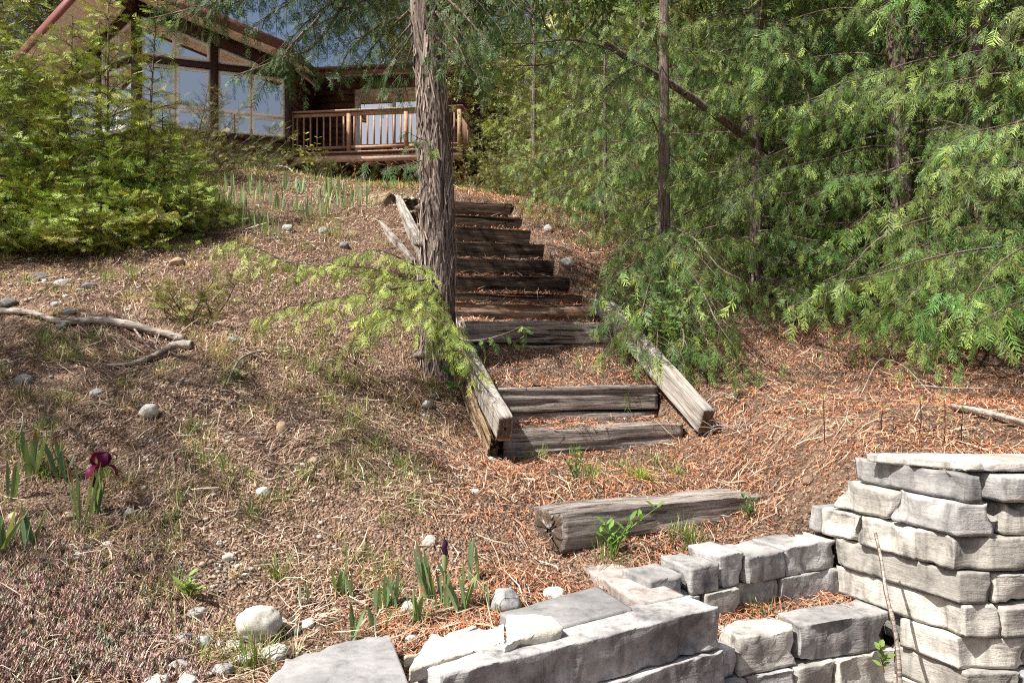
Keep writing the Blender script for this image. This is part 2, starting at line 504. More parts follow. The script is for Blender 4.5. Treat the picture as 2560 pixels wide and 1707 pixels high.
# stairs: left end of each riser, top height
SD = unit((-0.304, 1.0))                      # way up the stairs, in plan
SR = np.array([SD[1], -SD[0]])                # across, towards the right
ST_Y = np.linspace(4.85, 8.6, 12)
ST_L = np.array([(-0.04 - 0.304 * (y - 4.85), y) for y in ST_Y])
ST_Z = np.array([-.54, -.305, -.235, .15, .30, .41, .583, .77, .964, 1.165, 1.345, 1.55]) + EYE
ST_W = 1.2
ST_X = [0, 0, 0, 0, .08, .14, .16, .14, .12, .10, .07, .03]
def stair_st(x, y):
    dx, dy = x - ST_L[0][0], y - ST_L[0][1]
    return dx * SD[0] + dy * SD[1], dx * SR[0] + dy * SR[1]
ST_RUN = np.array([stair_st(*p)[0] for p in ST_L])

FRONT = [(-3.65, .36), (-.27, 2.47), (.70, 3.07), (.62, 3.32), (1.42, 3.82), (1.60, 3.72), (1.86, 3.24), (4, 3.24), (9, 3.2), (40, 3.2), (40, -60), (-60, -60), (-60, .36)]
POCKET = [(.66, 3.12), (.56, 3.30), (1.47, 3.82), (1.66, 3.50), (.92, 3.22)]

xs = np.concatenate([-np.geomspace(140, 5.6, 26), np.arange(-5.5, -3.2, .05), np.arange(-3.2, 3.2, .042), np.arange(3.2, 5.501, .05), np.geomspace(5.6, 140, 26)])
ys = np.concatenate([-np.geomspace(60, 0.5, 10), [0, .5, .9], np.arange(1.2, 2.3, .06), np.arange(2.3, 6.5, .042), np.arange(6.5, 11.001, .055), np.geomspace(11.1, 300, 46)])
gx, gy = np.meshgrid(xs, ys)
gz = tps(gx, gy)
near = np.clip((13 - gy) / 4, 0, 1)
pn = np.stack([gx, gy, np.zeros_like(gx)], -1)
gz = gz + near * (0.030 * fbm(pn * 2.2, 3, 3) + 0.012 * fbm(pn * 9, 3, 5) + .007 * fbm(pn * 24, 2, 6)) + (1 - near) * 0.10 * fbm(pn * .8, 3, 4)
fr = inpoly(gx, gy, FRONT)
gz = np.where(fr, 0.02 * fbm(pn * 3, 3, 8), gz)
pk = inpoly(gx, gy, POCKET)
_pt = np.clip(((gx - .80) * -.389 + (gy - 3.06) * .921 - .15) / .33, 0, 1)
gz = np.where(pk, EYE - 1.185 + .075 * _pt + 0.012 * fbm(pn * 6, 3, 9), gz)
sa, sb = stair_st(gx, gy)
in_st = (sa > -0.02) & (sa < ST_RUN[-1] + .05) & (sb > -.02) & (sb < ST_W + .02)
st_h = np.interp(sa, ST_RUN, ST_Z)
gz = np.where(in_st, np.minimum(gz, st_h - 0.30), gz)
gnd_n = gz

def H(x, y):
    x = np.asarray(x, float); y = np.asarray(y, float)
    i = np.clip(np.searchsorted(xs, x) - 1, 0, len(xs) - 2)
    j = np.clip(np.searchsorted(ys, y) - 1, 0, len(ys) - 2)
    u = np.clip((x - xs[i]) / (xs[i + 1] - xs[i]), 0, 1)
    v = np.clip((y - ys[j]) / (ys[j + 1] - ys[j]), 0, 1)
    return (gz[j, i] * (1 - u) + gz[j, i + 1] * u) * (1 - v) + (gz[j + 1, i] * (1 - u) + gz[j + 1, i + 1] * u) * v

def HS(x, y):
    """ground or stair tread, whichever one would step on"""
    h = H(x, y)
    a, b = stair_st(np.asarray(x, float), np.asarray(y, float))
    k = np.clip(np.searchsorted(ST_RUN, a) - 1, 0, 11)
    on = (a > 0) & (a < ST_RUN[-1] + .1) & (b > 0.0) & (b < ST_W)
    extra = np.where(k == 2, .18, np.where(k == 1, .09, .025)) * np.clip((a - ST_RUN[k]) / .36, 0, 1)
    return np.where(on, ST_Z[k] - 0.012 + extra, h)

def G(px, py, lo=2.2, hi=24.0):
    """where the sight line through a picture point meets the ground"""
    Y = np.linspace(lo, hi, 3000)
    x = (px - W0 / 2) / F * Y
    z = EYE + (H0 / 2 - py) / F * Y
    d = z - HS(x, Y)
    k = np.argmax(d < 0)
    if d[k] >= 0: k = len(Y) - 1
    return np.array([x[k], Y[k], float(HS(x[k], Y[k]))])

nx, ny = len(xs), len(ys)
jj, ii = np.meshgrid(np.arange(ny - 1), np.arange(nx - 1), indexing='ij')
b0 = (jj * nx + ii).ravel()
quads = np.stack([b0, b0 + 1, b0 + nx + 1, b0 + nx], -1)
ground = link('ground', npmesh('ground', np.stack([gx, gy, gz], -1).reshape(-1, 3), quads, MAT['soil'], smooth=True))
tag(ground, 'dry sloping hillside ground of bare soil and litter', 'ground', kind='structure')

# ---------------------------------------------------------------- timber
def timber_mesh(name, L, h, w, mat, seed=0, rough=1.0, cracks=4, rot=0.0, N=44, M=56):
    rg = np.random.default_rng(seed + 100)
    per = 2 * (h + w)
    nw = max(4, int(round(M * w / per))); nh = max(4, M // 2 - nw)
    M = 2 * (nw + nh)
    sp = lambda n, L_: (1 - np.cos(np.pi * np.arange(n) / n)) / 2 * L_ * .55 + np.arange(n) / n * L_ * .45
    s = np.concatenate([sp(nw, w), w + sp(nh, h), w + h + sp(nw, w), 2 * w + h + sp(nh, h)])
    yy, zz = np.zeros(M), np.zeros(M)
    for i, a in enumerate(s):
        if a < w: yy[i], zz[i] = -w / 2 + a, h / 2
        elif a < w + h: yy[i], zz[i] = w / 2, h / 2 - (a - w)
        elif a < 2 * w + h: yy[i], zz[i] = w / 2 - (a - w - h), -h / 2
        else: yy[i], zz[i] = -w / 2, -h / 2 + (a - 2 * w - h)
    nrm = np.stack([yy / (w / 2), zz / (h / 2)], -1)
    corner = np.minimum(abs(nrm[:, 0]), abs(nrm[:, 1]))
    nrm = np.sign(nrm) * (abs(nrm) > 0.98)
    nl = np.linalg.norm(nrm, axis=1)
    nrm = nrm / np.maximum(nl, 1)[:, None]
    x = np.linspace(-L / 2, L / 2, N)
    X, S = np.meshgrid(x, s, indexing='ij')
    q = np.stack([X * 1.3 + seed * 7.7, S * 34, np.zeros_like(X)], -1)
    d = 0.0035 * rough * fbm(q, 4, seed) + 0.006 * rough * fbm(np.stack([X * 2.5, S * 5, X * 0 + seed], -1), 3, seed + 9)
    for c in range(cracks):
        s0, wd_, dp = rg.uniform(0, per), rg.uniform(.006, .013), rg.uniform(.008, .024) * rough
        path = s0 + 0.025 * fbm(np.stack([x * 1.7, x * 0 + c, x * 0 + seed], -1), 2, seed + 20)
        on = np.clip(vnoise(np.stack([x * 1.4 + c * 5, x * 0, x * 0 + seed * 3], -1), 4) * 3 + 1, 0, 1)
        dist = np.abs((S - path[:, None] + per / 2) % per - per / 2)
        d -= dp * on[:, None] * np.exp(-(dist / wd_) ** 2)
    d -= 0.004 * np.clip((corner[None] - .86) / .14, 0, 1) * (1 + .8 * fbm(np.stack([X * 5, S * 2, X * 0 + seed], -1), 3, seed + 3))
    if rot:
        top = np.clip(zz / (h / 2), 0, 1)[None]
        d -= rot * top * np.clip(fbm(np.stack([X * 2.2, S * 9, X * 0 + seed], -1), 4, seed + 6) + .35, 0, 1.2)
    ln = np.linalg.norm(nrm, axis=1)
    dirn = np.where(ln[:, None] > .1, nrm, 0)
    V = np.stack([X + (0.008 * rough * fbm(np.stack([X * 0, yy[None] * 20 + 0 * X, zz[None] * 20 + 0 * X], -1), 2, seed)) * (np.abs(X) > L / 2 - 1e-6),
                  yy[None] + d * dirn[:, 0][None], zz[None] + d * dirn[:, 1][None]], -1)
    bow = 0.012 * rough * np.sin(X / L * 3 + seed)
    V[..., 2] += bow * .6
    V = V.reshape(-1, 3)
    i = np.arange(N - 1)[:, None] * M
    j = np.arange(M)[None]
    k = (j + 1) % M
    Q = [np.stack([i + j, i + k, i + M + k, i + M + j], -1).reshape(-1, 4)[:, ::-1]]
    extra, base = [], len(V)
    for e, (st, sg) in enumerate(((0, -1), ((N - 1) * M, 1))):
        ring = V[st:st + M]
        c = ring.mean(0)
        prev = np.arange(M) + st
        for kk, f in enumerate((.6, .12)):
            rr = np.stack([ring[:, 0], yy, zz + c[2]], -1)
            rr[:, 1:] = rr[:, 1:] * f + np.array([0, c[2] * (1 - f)])
            rr[:, 0] = ring[:, 0].mean() + sg * .004 * rg.normal(size=M) * rough
            cur = np.arange(M) + base + len(extra) * M
            extra.append(rr)
            qq = np.stack([prev, cur, np.roll(cur, -1), np.roll(prev, -1)], -1)
            Q.append(qq if sg > 0 else qq[:, ::-1])
            prev = cur
        half = M // 2
        cap = np.stack([prev[:half - 1], prev[1:half], prev[::-1][:half - 1][::1], prev[::-1][:half - 1]], -1)
        cap = np.array([[prev[i_], prev[i_ + 1], prev[M - 2 - i_], prev[M - 1 - i_]] for i_ in range(half - 1)])
        Q.append(cap[:, ::-1] if sg < 0 else cap)
    V = np.vstack([V] + extra)
    return npmesh(name, V, np.vstack(Q), mat, smooth=False)

def orient(dx, up=(0, 0, 1)):
    x = unit(dx); y = unit(np.cross(up, x)); z = np.cross(x, y)
    return Matrix((x, y, z)).transposed().to_euler()

def timber(name, p0, p1, h, w, mat, parent=None, **kw):
    p0, p1 = np.asarray(p0, float), np.asarray(p1, float)
    L = np.linalg.norm(p1 - p0)
    me = timber_mesh(name, L, h, w, mat, **kw)
    return link(name, me, (p0 + p1) / 2, parent, orient(p1 - p0))

def xy3(p, z): return np.array([p[0], p[1], z])

stairs = tag(empty('timber_staircase', xy3(ST_L[0] + SR * .6, ST_Z[0] - .2)),
             'weathered timber garden staircase climbing the slope to the house', 'staircase')
TH = 0.165
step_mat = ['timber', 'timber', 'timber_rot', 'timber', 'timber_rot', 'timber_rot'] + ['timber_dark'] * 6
for k in range(12):
    a = ST_L[k] + SD * (TH / 2) - SR * 0.01
    b = a + SR * (ST_W + .02 + ST_X[k])
    z = ST_Z[k] - TH / 2
    kw = dict(seed=k, rough=1.0 if k < 6 else .8, cracks=5)
    if k == 2: kw.update(rot=.05, rough=2.2)
    if k == 4: kw.update(rot=.035, rough=1.6)
    if k == 5: kw.update(rot=.04, rough=2.0)
    tz = [0.0, -.004, .0, .0][k % 4]
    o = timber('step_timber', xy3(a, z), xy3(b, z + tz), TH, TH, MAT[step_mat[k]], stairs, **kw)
    if k in (2, 4, 5): o['label'] = 'rotten step timber crumbling red brown'
    # a second timber below, half sunk in the soil
    if k in (0, 1, 3, 6, 7, 8, 9, 10, 11):
        z2 = z - TH - .004
        a2, b2 = a + SD * .012, b + SD * .012
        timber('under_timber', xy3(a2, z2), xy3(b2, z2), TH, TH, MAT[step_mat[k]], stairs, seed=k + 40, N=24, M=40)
    # tread of packed soil and needles behind it
    if k < 11:
        n_, m_ = 24, 9
        uu, vv = np.meshgrid(np.linspace(0, ST_W, n_), np.linspace(TH * .55, ST_RUN[k + 1] - ST_RUN[k] + .05, m_))
        X = ST_L[k][0] + SR[0] * uu + SD[0] * vv
        Y = ST_L[k][1] + SR[1] * uu + SD[1] * vv
        Z = ST_Z[k] - .022 + .013 * fbm(np.stack([X * 7, Y * 7, X * 0 + k], -1), 3, 4) + .03 * np.clip(vv / .36 - .5, 0, 1)
        if k == 1: Z += .10 * vv / .36
        if k == 2: Z += .20 * vv / .36
        jj, ii = np.meshgrid(np.arange(m_ - 1), np.arange(n_ - 1), indexing='ij')
        b0 = (jj * n_ + ii).ravel()
        mob('tread_soil', np.stack([X, Y, Z], -1).reshape(-1, 3), np.stack([b0, b0 + 1, b0 + n_ + 1, b0 + n_], -1), MAT['soil'], stairs, smooth=True)
# side boards
def board(pts, h, w, mat, seed, label=None, **kw):
    o = timber('side_board', pts[0], pts[1], h, w, MAT[mat], stairs, seed=seed, **kw)
    if label: o['label'] = label
    return o
board((P(1262, 1072, 4.62), P(1125, 812, 6.1)), .155, .085, 'board', 61, 'grey side board with a square cut end', rough=.6, cracks=2)
board((P(1236, 1108, 4.74), P(1150, 905, 5.55)), .16, .085, 'timber_split', 62, 'split golden brown side timber', rough=2.6, cracks=9, rot=.02)
board((P(1228, 1140, 4.80), P(1190, 1010, 5.2)), .13, .06, 'timber_split', 67, 'decayed splinter under the side board', rough=2.6, cracks=9, rot=.02)
board((P(1766, 1052, 5.02), P(1496, 752, 6.6)), .165, .085, 'board', 63, 'grey side board half covered by cedar sprays', rough=.6, cracks=2)
board((P(992, 505, 8.55), P(1065, 655, 7.0)), .16, .08, 'board', 64, 'grey upper side board behind the trunk', rough=.6, cracks=2)
board((P(950, 562, 8.0), P(1035, 660, 6.9)), .09, .04, 'board', 65, 'thin grey edging board lying beside the stairs', rough=.6, cracks=1)

# ---------------------------------------------------------------- stones
_CG = {}
def slab(name, quad, z0, z1, mat, parent=None, seed=0, rough=.012, top=.003, chip=.35, cell=.02, tilt=(0, 0), side_in=0.0):
    """stone block: four plan corners (front-left, front-right, back-right, back-left) between two heights"""
    q = np.asarray(quad, float)
    Lx = np.linalg.norm(q[1] - q[0]); Ly = np.linalg.norm(q[3] - q[0]); Lz = z1 - z0
    n, m, k = (int(np.clip(round(v / cell), 3, 46)) for v in (Lx, Ly, Lz))
    if (n, m, k) not in _CG: _CG[(n, m, k)] = cubegrid(n, m, k)
    C, Q = _CG[(n, m, k)]
    C = np.sin(C * np.pi / 2) * .8 + C * .2
    a = np.sort(np.abs(C), 1)
    nrm = np.sign(C) * (np.abs(C) > .999)
    nrm = nrm / np.linalg.norm(nrm, axis=1)[:, None]
    u, v, w_ = (C[:, 0] + 1) / 2, (C[:, 1] + 1) / 2, (C[:, 2] + 1) / 2
    xy = (q[0] * ((1 - u) * (1 - v))[:, None] + q[1] * (u * (1 - v))[:, None] + q[2] * (u * v)[:, None] + q[3] * ((1 - u) * v)[:, None])
    V = np.c_[xy, z0 + Lz * w_]
    V[:, 2] += tilt[0] * (u - .5) + tilt[1] * (v - .5)
    ex = unit(np.r_[q[1] - q[0], 0]); ey = unit(np.r_[q[3] - q[0], 0]); ez = np.array([0, 0, 1.])
    wn = nrm[:, :1] * ex + nrm[:, 1:2] * ey + nrm[:, 2:] * ez
    pp = V + seed * 3.17
    isside = (np.abs(nrm[:, 2]) < .5).astype(float)
    ridge = 1 - 2 * np.abs(fbm(pp * 7, 3, seed))
    amp = rough * isside + top * (1 - isside)
    d = amp * (.35 * fbm(pp * 7, 2, seed + 1) + .25 * (ridge - .4) + .35 * fbm(pp * 34, 2, seed + 2))
    V = V + wn * d[:, None]
    ctr = V.mean(0)
    rgs = np.random.default_rng(seed * 13 + 5)
    edge = np.where(a[:, 1] > .97)[0]
    for _ in range(int(6 + 22 * min(chip, 1) * (Lx + Ly))):
        vi = edge[rgs.integers(len(edge))]
        nn = unit(wn[vi] + rgs.normal(size=3) * .30)
        dep = rgs.gamma(1.0, .0042) * chip * 2
        s_ = V @ nn - (V[vi] @ nn - dep)
        loc_ = np.exp(-(np.linalg.norm(V - V[vi], axis=1) / (.015 + rgs.random() ** 2 * .07)) ** 6)
        V = V - nn * (np.clip(s_, 0, .05) * loc_)[:, None]
    for _ in range(int(10 * (Lx + Ly) / .3)):                # split-face facets on the sides
        vi = rgs.integers(len(V))
        if isside[vi] < .5: continue
        nn = unit(wn[vi] + rgs.normal(size=3) * .20)
        s_ = V @ nn - (V[vi] @ nn - rgs.uniform(0, rough * .55))
        loc_ = np.exp(-(np.linalg.norm(V - V[vi], axis=1) / (.03 + rgs.random() * .09)) ** 8)
        V = V - nn * (np.clip(s_, 0, .05) * loc_)[:, None]
    if side_in:
        V[:, :2] += (ctr[:2] - V[:, :2]) * (side_in * (1 - w_))[:, None]
    return mob(name, V, Q, mat, parent, smooth=False)

def rayline(px, p0, p1):
    """plan point where a picture column crosses the line p0-p1"""
    k = (px - W0 / 2) / F
    p0, p1 = np.asarray(p0, float), np.asarray(p1, float)
    d = p1 - p0
    t = (k * p0[1] - p0[0]) / (d[0] - k * d[1])
    return p0 + d * t

# front edge wall: long slab on a lower one
A0, A1 = np.array([-.2154, 2.383]), np.array([.785, 3.005])
AD = unit(A1 - A0); AN = np.array([-AD[1], AD[0]])
edge_wall = tag(empty('slab_retaining_wall', xy3((A0 + A1) / 2, 0)), 'low retaining wall of long grey limestone slabs at the front edge', 'stone wall')
ZA = EYE - 1.0
slab('coping_slab', [A0, A1, A1 + AN * .20 - AD * .02, A0 + AN * .15 - AD * .03], ZA - .155, ZA, MAT['stone'], edge_wall, 1, .014, .003, .5)
slab('wall_slab', [A0 + AD * .35 - AN * .02, A1 + AD * .01 - AN * .01, A1 + AN * .22, A0 + AD * .35 + AN * .2], ZA - .315, ZA - .162, MAT['stone'], edge_wall, 2, .014)
slab('wall_slab', [A0 - AD * .5, A0 + AD * .33, A0 + AD * .33 + AN * .2, A0 - AD * .5 + AN * .2], ZA - .315, ZA - .162, MAT['stone'], edge_wall, 3, .014)
slab('wall_slab', [A0 - AD * .7, A0 + AD * .55, A0 + AD * .55 + AN * .2, A0 - AD * .7 + AN * .2], ZA - .46, ZA - .322, MAT['stone'], edge_wall, 4, .014)
slab('wall_slab', [A0 + AD * .57, A1 + AD * .02, A1 + AN * .22, A0 + AD * .57 + AN * .2], ZA - .46, ZA - .322, MAT['stone'], edge_wall, 5, .014)
slab('wall_slab', [A0 - AD * .9, A0 + AD * .1, A0 + AD * .1 + AN * .2, A0 - AD * .9 + AN * .2], ZA - .63, ZA - .467, MAT['stone'], edge_wall, 6, .014)
slab('wall_slab', [A0 + AD * .12, A1 - AD * .02, A1 + AN * .22, A0 + AD * .12 + AN * .2], ZA - .63, ZA - .467, MAT['stone'], edge_wall, 7, .014)
for t0, t1, s_ in ((-1.5, -.52, 91), (-2.6, -1.53, 92), (-3.7, -2.63, 93)):   # the wall runs on out of the picture
    slab('wall_slab', [A0 + AD * t0, A0 + AD * t1, A0 + AD * t1 + AN * .2, A0 + AD * t0 + AN * .2], ZA - .60, ZA - .12, MAT['stone'], edge_wall, s_, .02)
# slab running back from the corner
o = slab('edging_slab', [P(1606, 1512, 3.02)[:2], P(1712, 1491, 3.12)[:2], P(1508, 1393, 3.69)[:2], P(1421, 1398, 3.66)[:2]], ZA - .10, ZA + .008, MAT['flag_rust'], None, 11, .006, .002, .35, .025)
tag(o, 'rust stained grey limestone slab running back from the corner toward the fallen timber', 'stone slab')
# flags lying loose behind the coping
def flag(name, pts, dz, th, mat, label, seed, tilt=(0, 0), rough=.006, cell=.025):
    q = [G(*p)[:2] for p in pts]
    z = np.mean([H(*p) for p in q]) + dz
    return tag(slab(name, q, z - th, z, MAT[mat], None, seed, rough, .003, .4, cell, tilt), label, 'stone slab')
def flagz(name, pts, z, th, mat, label, seed, tilt=(0, 0), rough=.006, top_n=.003):
    q = [P(px, py, (EYE - z) * F / (py - H0 / 2))[:2] for px, py in pts]
    return tag(slab(name, q, z - th, z, MAT[mat], None, seed, rough, top_n, .4, .025, tilt), label, 'stone slab')
flagz('flagstone', [(1380, 1572), (1580, 1520), (1492, 1464), (1246, 1532)], EYE - .99, .05, 'flag', 'smooth bluish grey flagstone lying behind the long coping slab', 21, rough=.004, top_n=.0015)
flagz('rubble_stone', [(1258, 1604), (1412, 1566), (1395, 1538), (1268, 1532)], EYE - .965, .07, 'pale', 'rough cream rubble stone wedged between flagstone and coping slab', 22, rough=.02, top_n=.012)
flagz('layered_stone', [(1022, 1672), (1262, 1598), (1258, 1562), (1080, 1585)], EYE - .985, .045, 'pale', 'flaky tan layered stone beside the long coping slab', 23, rough=.016, top_n=.010)
flagz('layered_stone', [(1010, 1640), (1130, 1600), (1200, 1560), (1085, 1590)], EYE - 1.0, .04, 'pale', 'thin tan stone half hidden under the flaky layered stone', 25, rough=.016, top_n=.010)
flagz('flagstone', [(560, 1850), (1075, 1850), (970, 1575), (715, 1642)], EYE - 1.005, .07, 'flag', 'large flat pale grey flagstone at the bottom edge of the slope', 24, rough=.006, top_n=.002)

# short upper wall behind the pocket
W1a, W1b = np.array([.575, 3.20]), np.array([1.49, 3.695])
WD = unit(W1b - W1a); WN = np.array([-WD[1], WD[0]])
up_wall = tag(empty('dry_stone_wall', xy3((W1a + W1b) / 2, EYE - 1.2)), 'two course grey dry stone wall holding the soil below the fallen timber', 'stone wall')
def wcourse(par, a, b, nrm, pxs, z0, z1, mats, seed, depth=.2, rough=.016, dz=None, off=0.0):
    for i in range(len(pxs) - 1):
        p, q = rayline(pxs[i], a, b), rayline(pxs[i + 1], a, b)
        g = unit(q - p) * .006
        rg = np.random.default_rng(seed + i)
        j = nrm * (rg.uniform(-.018, .018) + off)
        zt = z1 + (dz[i] if dz else rg.uniform(-.008, .008))
        slab('stone', [p + g + j, q - g + j + nrm * rg.uniform(-.012, .012), q - g + nrm * depth, p + g + nrm * depth], z0, zt, MAT[mats[i % len(mats)]], par, seed * 3 + i, rough, .006, .55, .022)
ZW1 = EYE - .93
wcourse(up_wall, W1a, W1b, WN, [1628, 1720, 1794, 1860, 1962, 2088], ZW1 - .112, ZW1, ['stone', 'stone', 'stone', 'stone', 'stone'], 31, dz=[-.03, .0, .028, .004, .01])
wcourse(up_wall, W1a - WN * .015, W1b - WN * .015, WN, [1660, 1758, 1850, 1952, 2098], ZW1 - .24, ZW1 - .116, ['stone', 'cream', 'stone'], 35, dz=[0, 0, 0, 0])
# lower wall in front of the pocket
W2a, W2b = np.array([.80, 3.06]), np.array([1.63, 3.41])
WD2 = unit(W2b - W2a); WN2 = np.array([-WD2[1], WD2[0]])
low_wall = tag(empty('dry_stone_wall', xy3((W2a + W2b) / 2, 0)), 'rough dry stone wall in front of the needle filled planting pocket', 'stone wall')
ZW2 = EYE - 1.165
wcourse(low_wall, W2a, W2b, WN2, [1790, 1850, 2002, 2224], ZW2 - .14, ZW2, ['stone', 'cream', 'stone'], 41, .17, .022, dz=[-.035, .012, .015])
wcourse(low_wall, W2a - WN2 * .02, W2b - WN2 * .02, WN2, [1800, 1872, 1990, 2096, 2246], ZW2 - .29, ZW2 - .145, ['stone', 'stone', 'cream', 'cream'], 45, .19, .02, dz=[0, 0, 0, 0])
wcourse(low_wall, W2a - WN2 * .03, W2b - WN2 * .03, WN2, [1790, 1930, 2040, 2250], -.01, ZW2 - .295, ['cream', 'stone'], 49, .2, .02, dz=[0, 0, 0])
# tall corner pier of stacked stone
K0 = np.array([1.754, 3.13]); DL = unit((-.433, .90)); DRr = np.array([1.0, .02])
pier = tag(empty('stacked_stone_pier', xy3(K0 + DRr * .4 + DL * .2, 0)), 'tall corner of dry stacked pale limestone blocks at the right edge', 'stone wall')
tops = [EYE - v for v in (.526, .640, .771, .906, 1.035, 1.167, 1.293, 1.42, 1.60)]
def pier_t(px, K):
    return float(np.dot(rayline(px, K, K + DL) - K, DL))
def left_stones(c, K, pxs, mats, depth=.24, seed=0):
    for i in range(len(pxs) - 1):
        t1, t0 = pier_t(pxs[i], K), pier_t(pxs[i + 1], K)
        rg = np.random.default_rng(seed + i)
        j = DRr * rg.uniform(-.012, .016)
        slab('stone', [K + DL * t0 + j, K + DL * t0 + DRr * depth, K + DL * (t1 - .005) + DRr * depth, K + DL * (t1 - .005) + j], tops[c + 1] + .006, tops[c] - rg.uniform(0, .006), MAT[mats[i % len(mats)]], pier, seed + i, .011, .005, .5, .024)
def corner_stone(c, K, pxl, lr, mat, seed, rough=.012):
    t = pier_t(pxl, K)
    slab('stone', [K, K + DRr * lr, K + DRr * lr + DL * .26, K + DL * t], tops[c + 1] + .006, tops[c], MAT[mat], pier, seed, rough, .005, .5, .024)
def right_stones(c, K, segs, mats, seed):
    for i, (s0, s1) in enumerate(segs):
        rg = np.random.default_rng(seed + i)
        j = DL * rg.uniform(-.02, .03)
        slab('stone', [K + DRr * s0 + j, K + DRr * s1 + j, K + DRr * s1 + DL * .26, K + DRr * s0 + DL * .26], tops[c + 1] + .006, tops[c] - rg.uniform(0, .01), MAT[mats[i % len(mats)]], pier, seed + i, .014, .006, .5, .024)
Kc = [K0 + DRr * dx + DL * dy for dx, dy in ((.045, .0), (-.005, .0), (-.015, .0), (0, .0), (.015, -.01), (.0, .0), (.02, -.02), (.0, 0))]
corner_stone(0, Kc[0], 2138, .06, 'stone', 201)
right_stones(0, Kc[0], [(.14, .42), (.43, .8), (.81, 1.2), (1.21, 1.8)], ['stone', 'cream'], 211)
left_stones(1, Kc[1], [2081, 2219], ['cream'], .24, 221)
corner_stone(1, Kc[1], 2221, .145, 'stone', 222)
right_stones(1, Kc[1], [(.215, .5), (.51, .95), (.96, 1.8)], ['cream', 'stone'], 223)
left_stones(2, Kc[2], [2012, 2047, 2142, 2289], ['stone', 'cream', 'cream'], .24, 231)
corner_stone(2, Kc[2], 2291, .32, 'cream', 234)
right_stones(2, Kc[2], [(.33, .7), (.71, 1.2), (1.21, 1.8)], ['cream', 'stone'], 236)
corner_stone(3, Kc[3], 2072, .14, 'cream', 241, .010)
right_stones(3, Kc[3], [(.15, .38), (.39, .8), (.81, 1.8)], ['cream'], 243)
corner_stone(4, Kc[4], 2092, .145, 'cream', 251, .010)
right_stones(4, Kc[4], [(.155, .5), (.51, 1.0), (1.01, 1.8)], ['cream', 'stone'], 253)
corner_stone(5, Kc[5], 2250, .30, 'cream', 261, .008)
left_stones(5, Kc[5] + DRr * .05, [2150, 2240], ['stone'], .2, 268)
right_stones(5, Kc[5], [(.31, .7), (.71, 1.2), (1.21, 1.8)], ['cream', 'stone'], 263)
corner_stone(6, Kc[6], 2215, .21, 'cream', 271)
right_stones(6, Kc[6], [(.22, .6), (.61, 1.1), (1.11, 1.8)], ['stone', 'cream'], 273)
corner_stone(7, Kc[7], 2200, .28, 'cream', 281)
right_stones(7, Kc[7], [(.29, .7), (.71, 1.2), (1.21, 1.8)], ['cream'], 283)
fz = tops[0]
cap = slab('cap_flagstone', [K0 + DRr * .09 + DL * .06, K0 + DRr * 1.05 + DL * -.02, K0 + DRr * 1.0 + DL * .36, K0 - DRr * .03 + DL * .42], fz + .004, fz + .04, MAT['cream'], None, 291, .010, .003, .3, .024, (.0, -.01))
tag(cap, 'thin irregular cream flagstone lying loose on top of the stacked corner', 'stone slab')

# the fallen timber on the terrace
fp0, fp1 = P(1372, 1325, 3.66), P(1885, 1262, 4.27)
o = timber('fallen_timber', fp0 + np.array([0, .03, -.01]), fp1 + np.array([0, .03, -.03]), .185, .24, MAT['timber'], None, seed=77, rough=1.5, cracks=9)
tag(o, 'squared old cracked timber lying alone on the needle strewn terrace', 'timber')

# ---------------------------------------------------------------- loose rocks
def rock_mesh(seed):
    n = 12
    C, Q = cubegrid(n, n, n)
    S = C / np.linalg.norm(C, axis=1)[:, None]
    S = S * (1 + .16 * fbm(S * 1.3 + seed * 9, 3, seed) + .03 * fbm(S * 5 + seed, 2, seed))[:, None]
    rgs = np.random.default_rng(seed + 900)
    for _ in range(9):
        nn = unit(rgs.normal(size=3)); dd = rgs.uniform(.72, .98)
        S = S - nn * (np.clip(S @ nn - dd, 0, 1) * .8)[:, None]
    return npmesh('rock', S * .5, Q, MAT['rock'], smooth=True)
ROCKS = [rock_mesh(s) for s in range(7)]
CR = dict(w=(.62, .60, .55), g=(.36, .36, .37), l=(.50, .49, .47), t=(.48, .36, .25), b=(.27, .18, .13), d=(.20, .20, .21))
rr = np.random.default_rng(5)
def rock(px, py, w, c, label, ratio=.62, group=None, bury=.33, idx=None):
    p = G(px, py + w * .22)
    s = w * p[1] / F
    h = s * ratio
    o = link('rock', ROCKS[rr.integers(7) if idx is None else idx], (p[0], p[1], p[2] + h * (.5 - bury)), None,
             (rr.uniform(-.15, .15), rr.uniform(-.15, .15), rr.uniform(0, 6.28)), (s * 1.02, s * rr.uniform(.75, .95), h * 1.1))
    col = np.array(CR[c]) * rr.uniform(.88, 1.12)
    o.color = (*np.minimum(col, .8), 1)
    return tag(o, label, 'rock', group)
g1 = 'cobbles gathered along the foot of the slope'
rock(644, 1569, 118, 'w', 'largest rounded white boulder in the cobbles at the slope foot', .74, g1, .12, 2)
rock(691, 1628, 76, 'l', 'pale speckled cobble just below the largest white boulder', .6, g1)
rock(510, 1603, 50, 'g', 'round grey cobble left of the largest white boulder', .75, g1)
rock(585, 1607, 38, 'w', 'small white stone tucked against the largest boulder', .6, g1)
rock(493, 1528, 54, 'l', 'pale oval cobble above the other cobbles beside a weed', .5, g1)
rock(446, 1658, 84, 'g', 'long flat grey cobble near the bottom edge', .42, g1)
rock(391, 1697, 76, 'w', 'white cobble cut by the bottom edge of the picture', .5, g1)
rock(472, 1694, 76, 'l', 'light grey cobble beside the white one at the bottom edge', .55, g1)
rock(557, 1667, 58, 'g', 'dull grey flat stone below the grass tuft', .5, g1)
rock(617, 1637, 54, 'l', 'pale stone under the grass tuft below the white boulder', .5, g1)
rock(459, 1594, 48, 'g', 'mottled grey stone leaning on the round grey cobble', .6, g1)
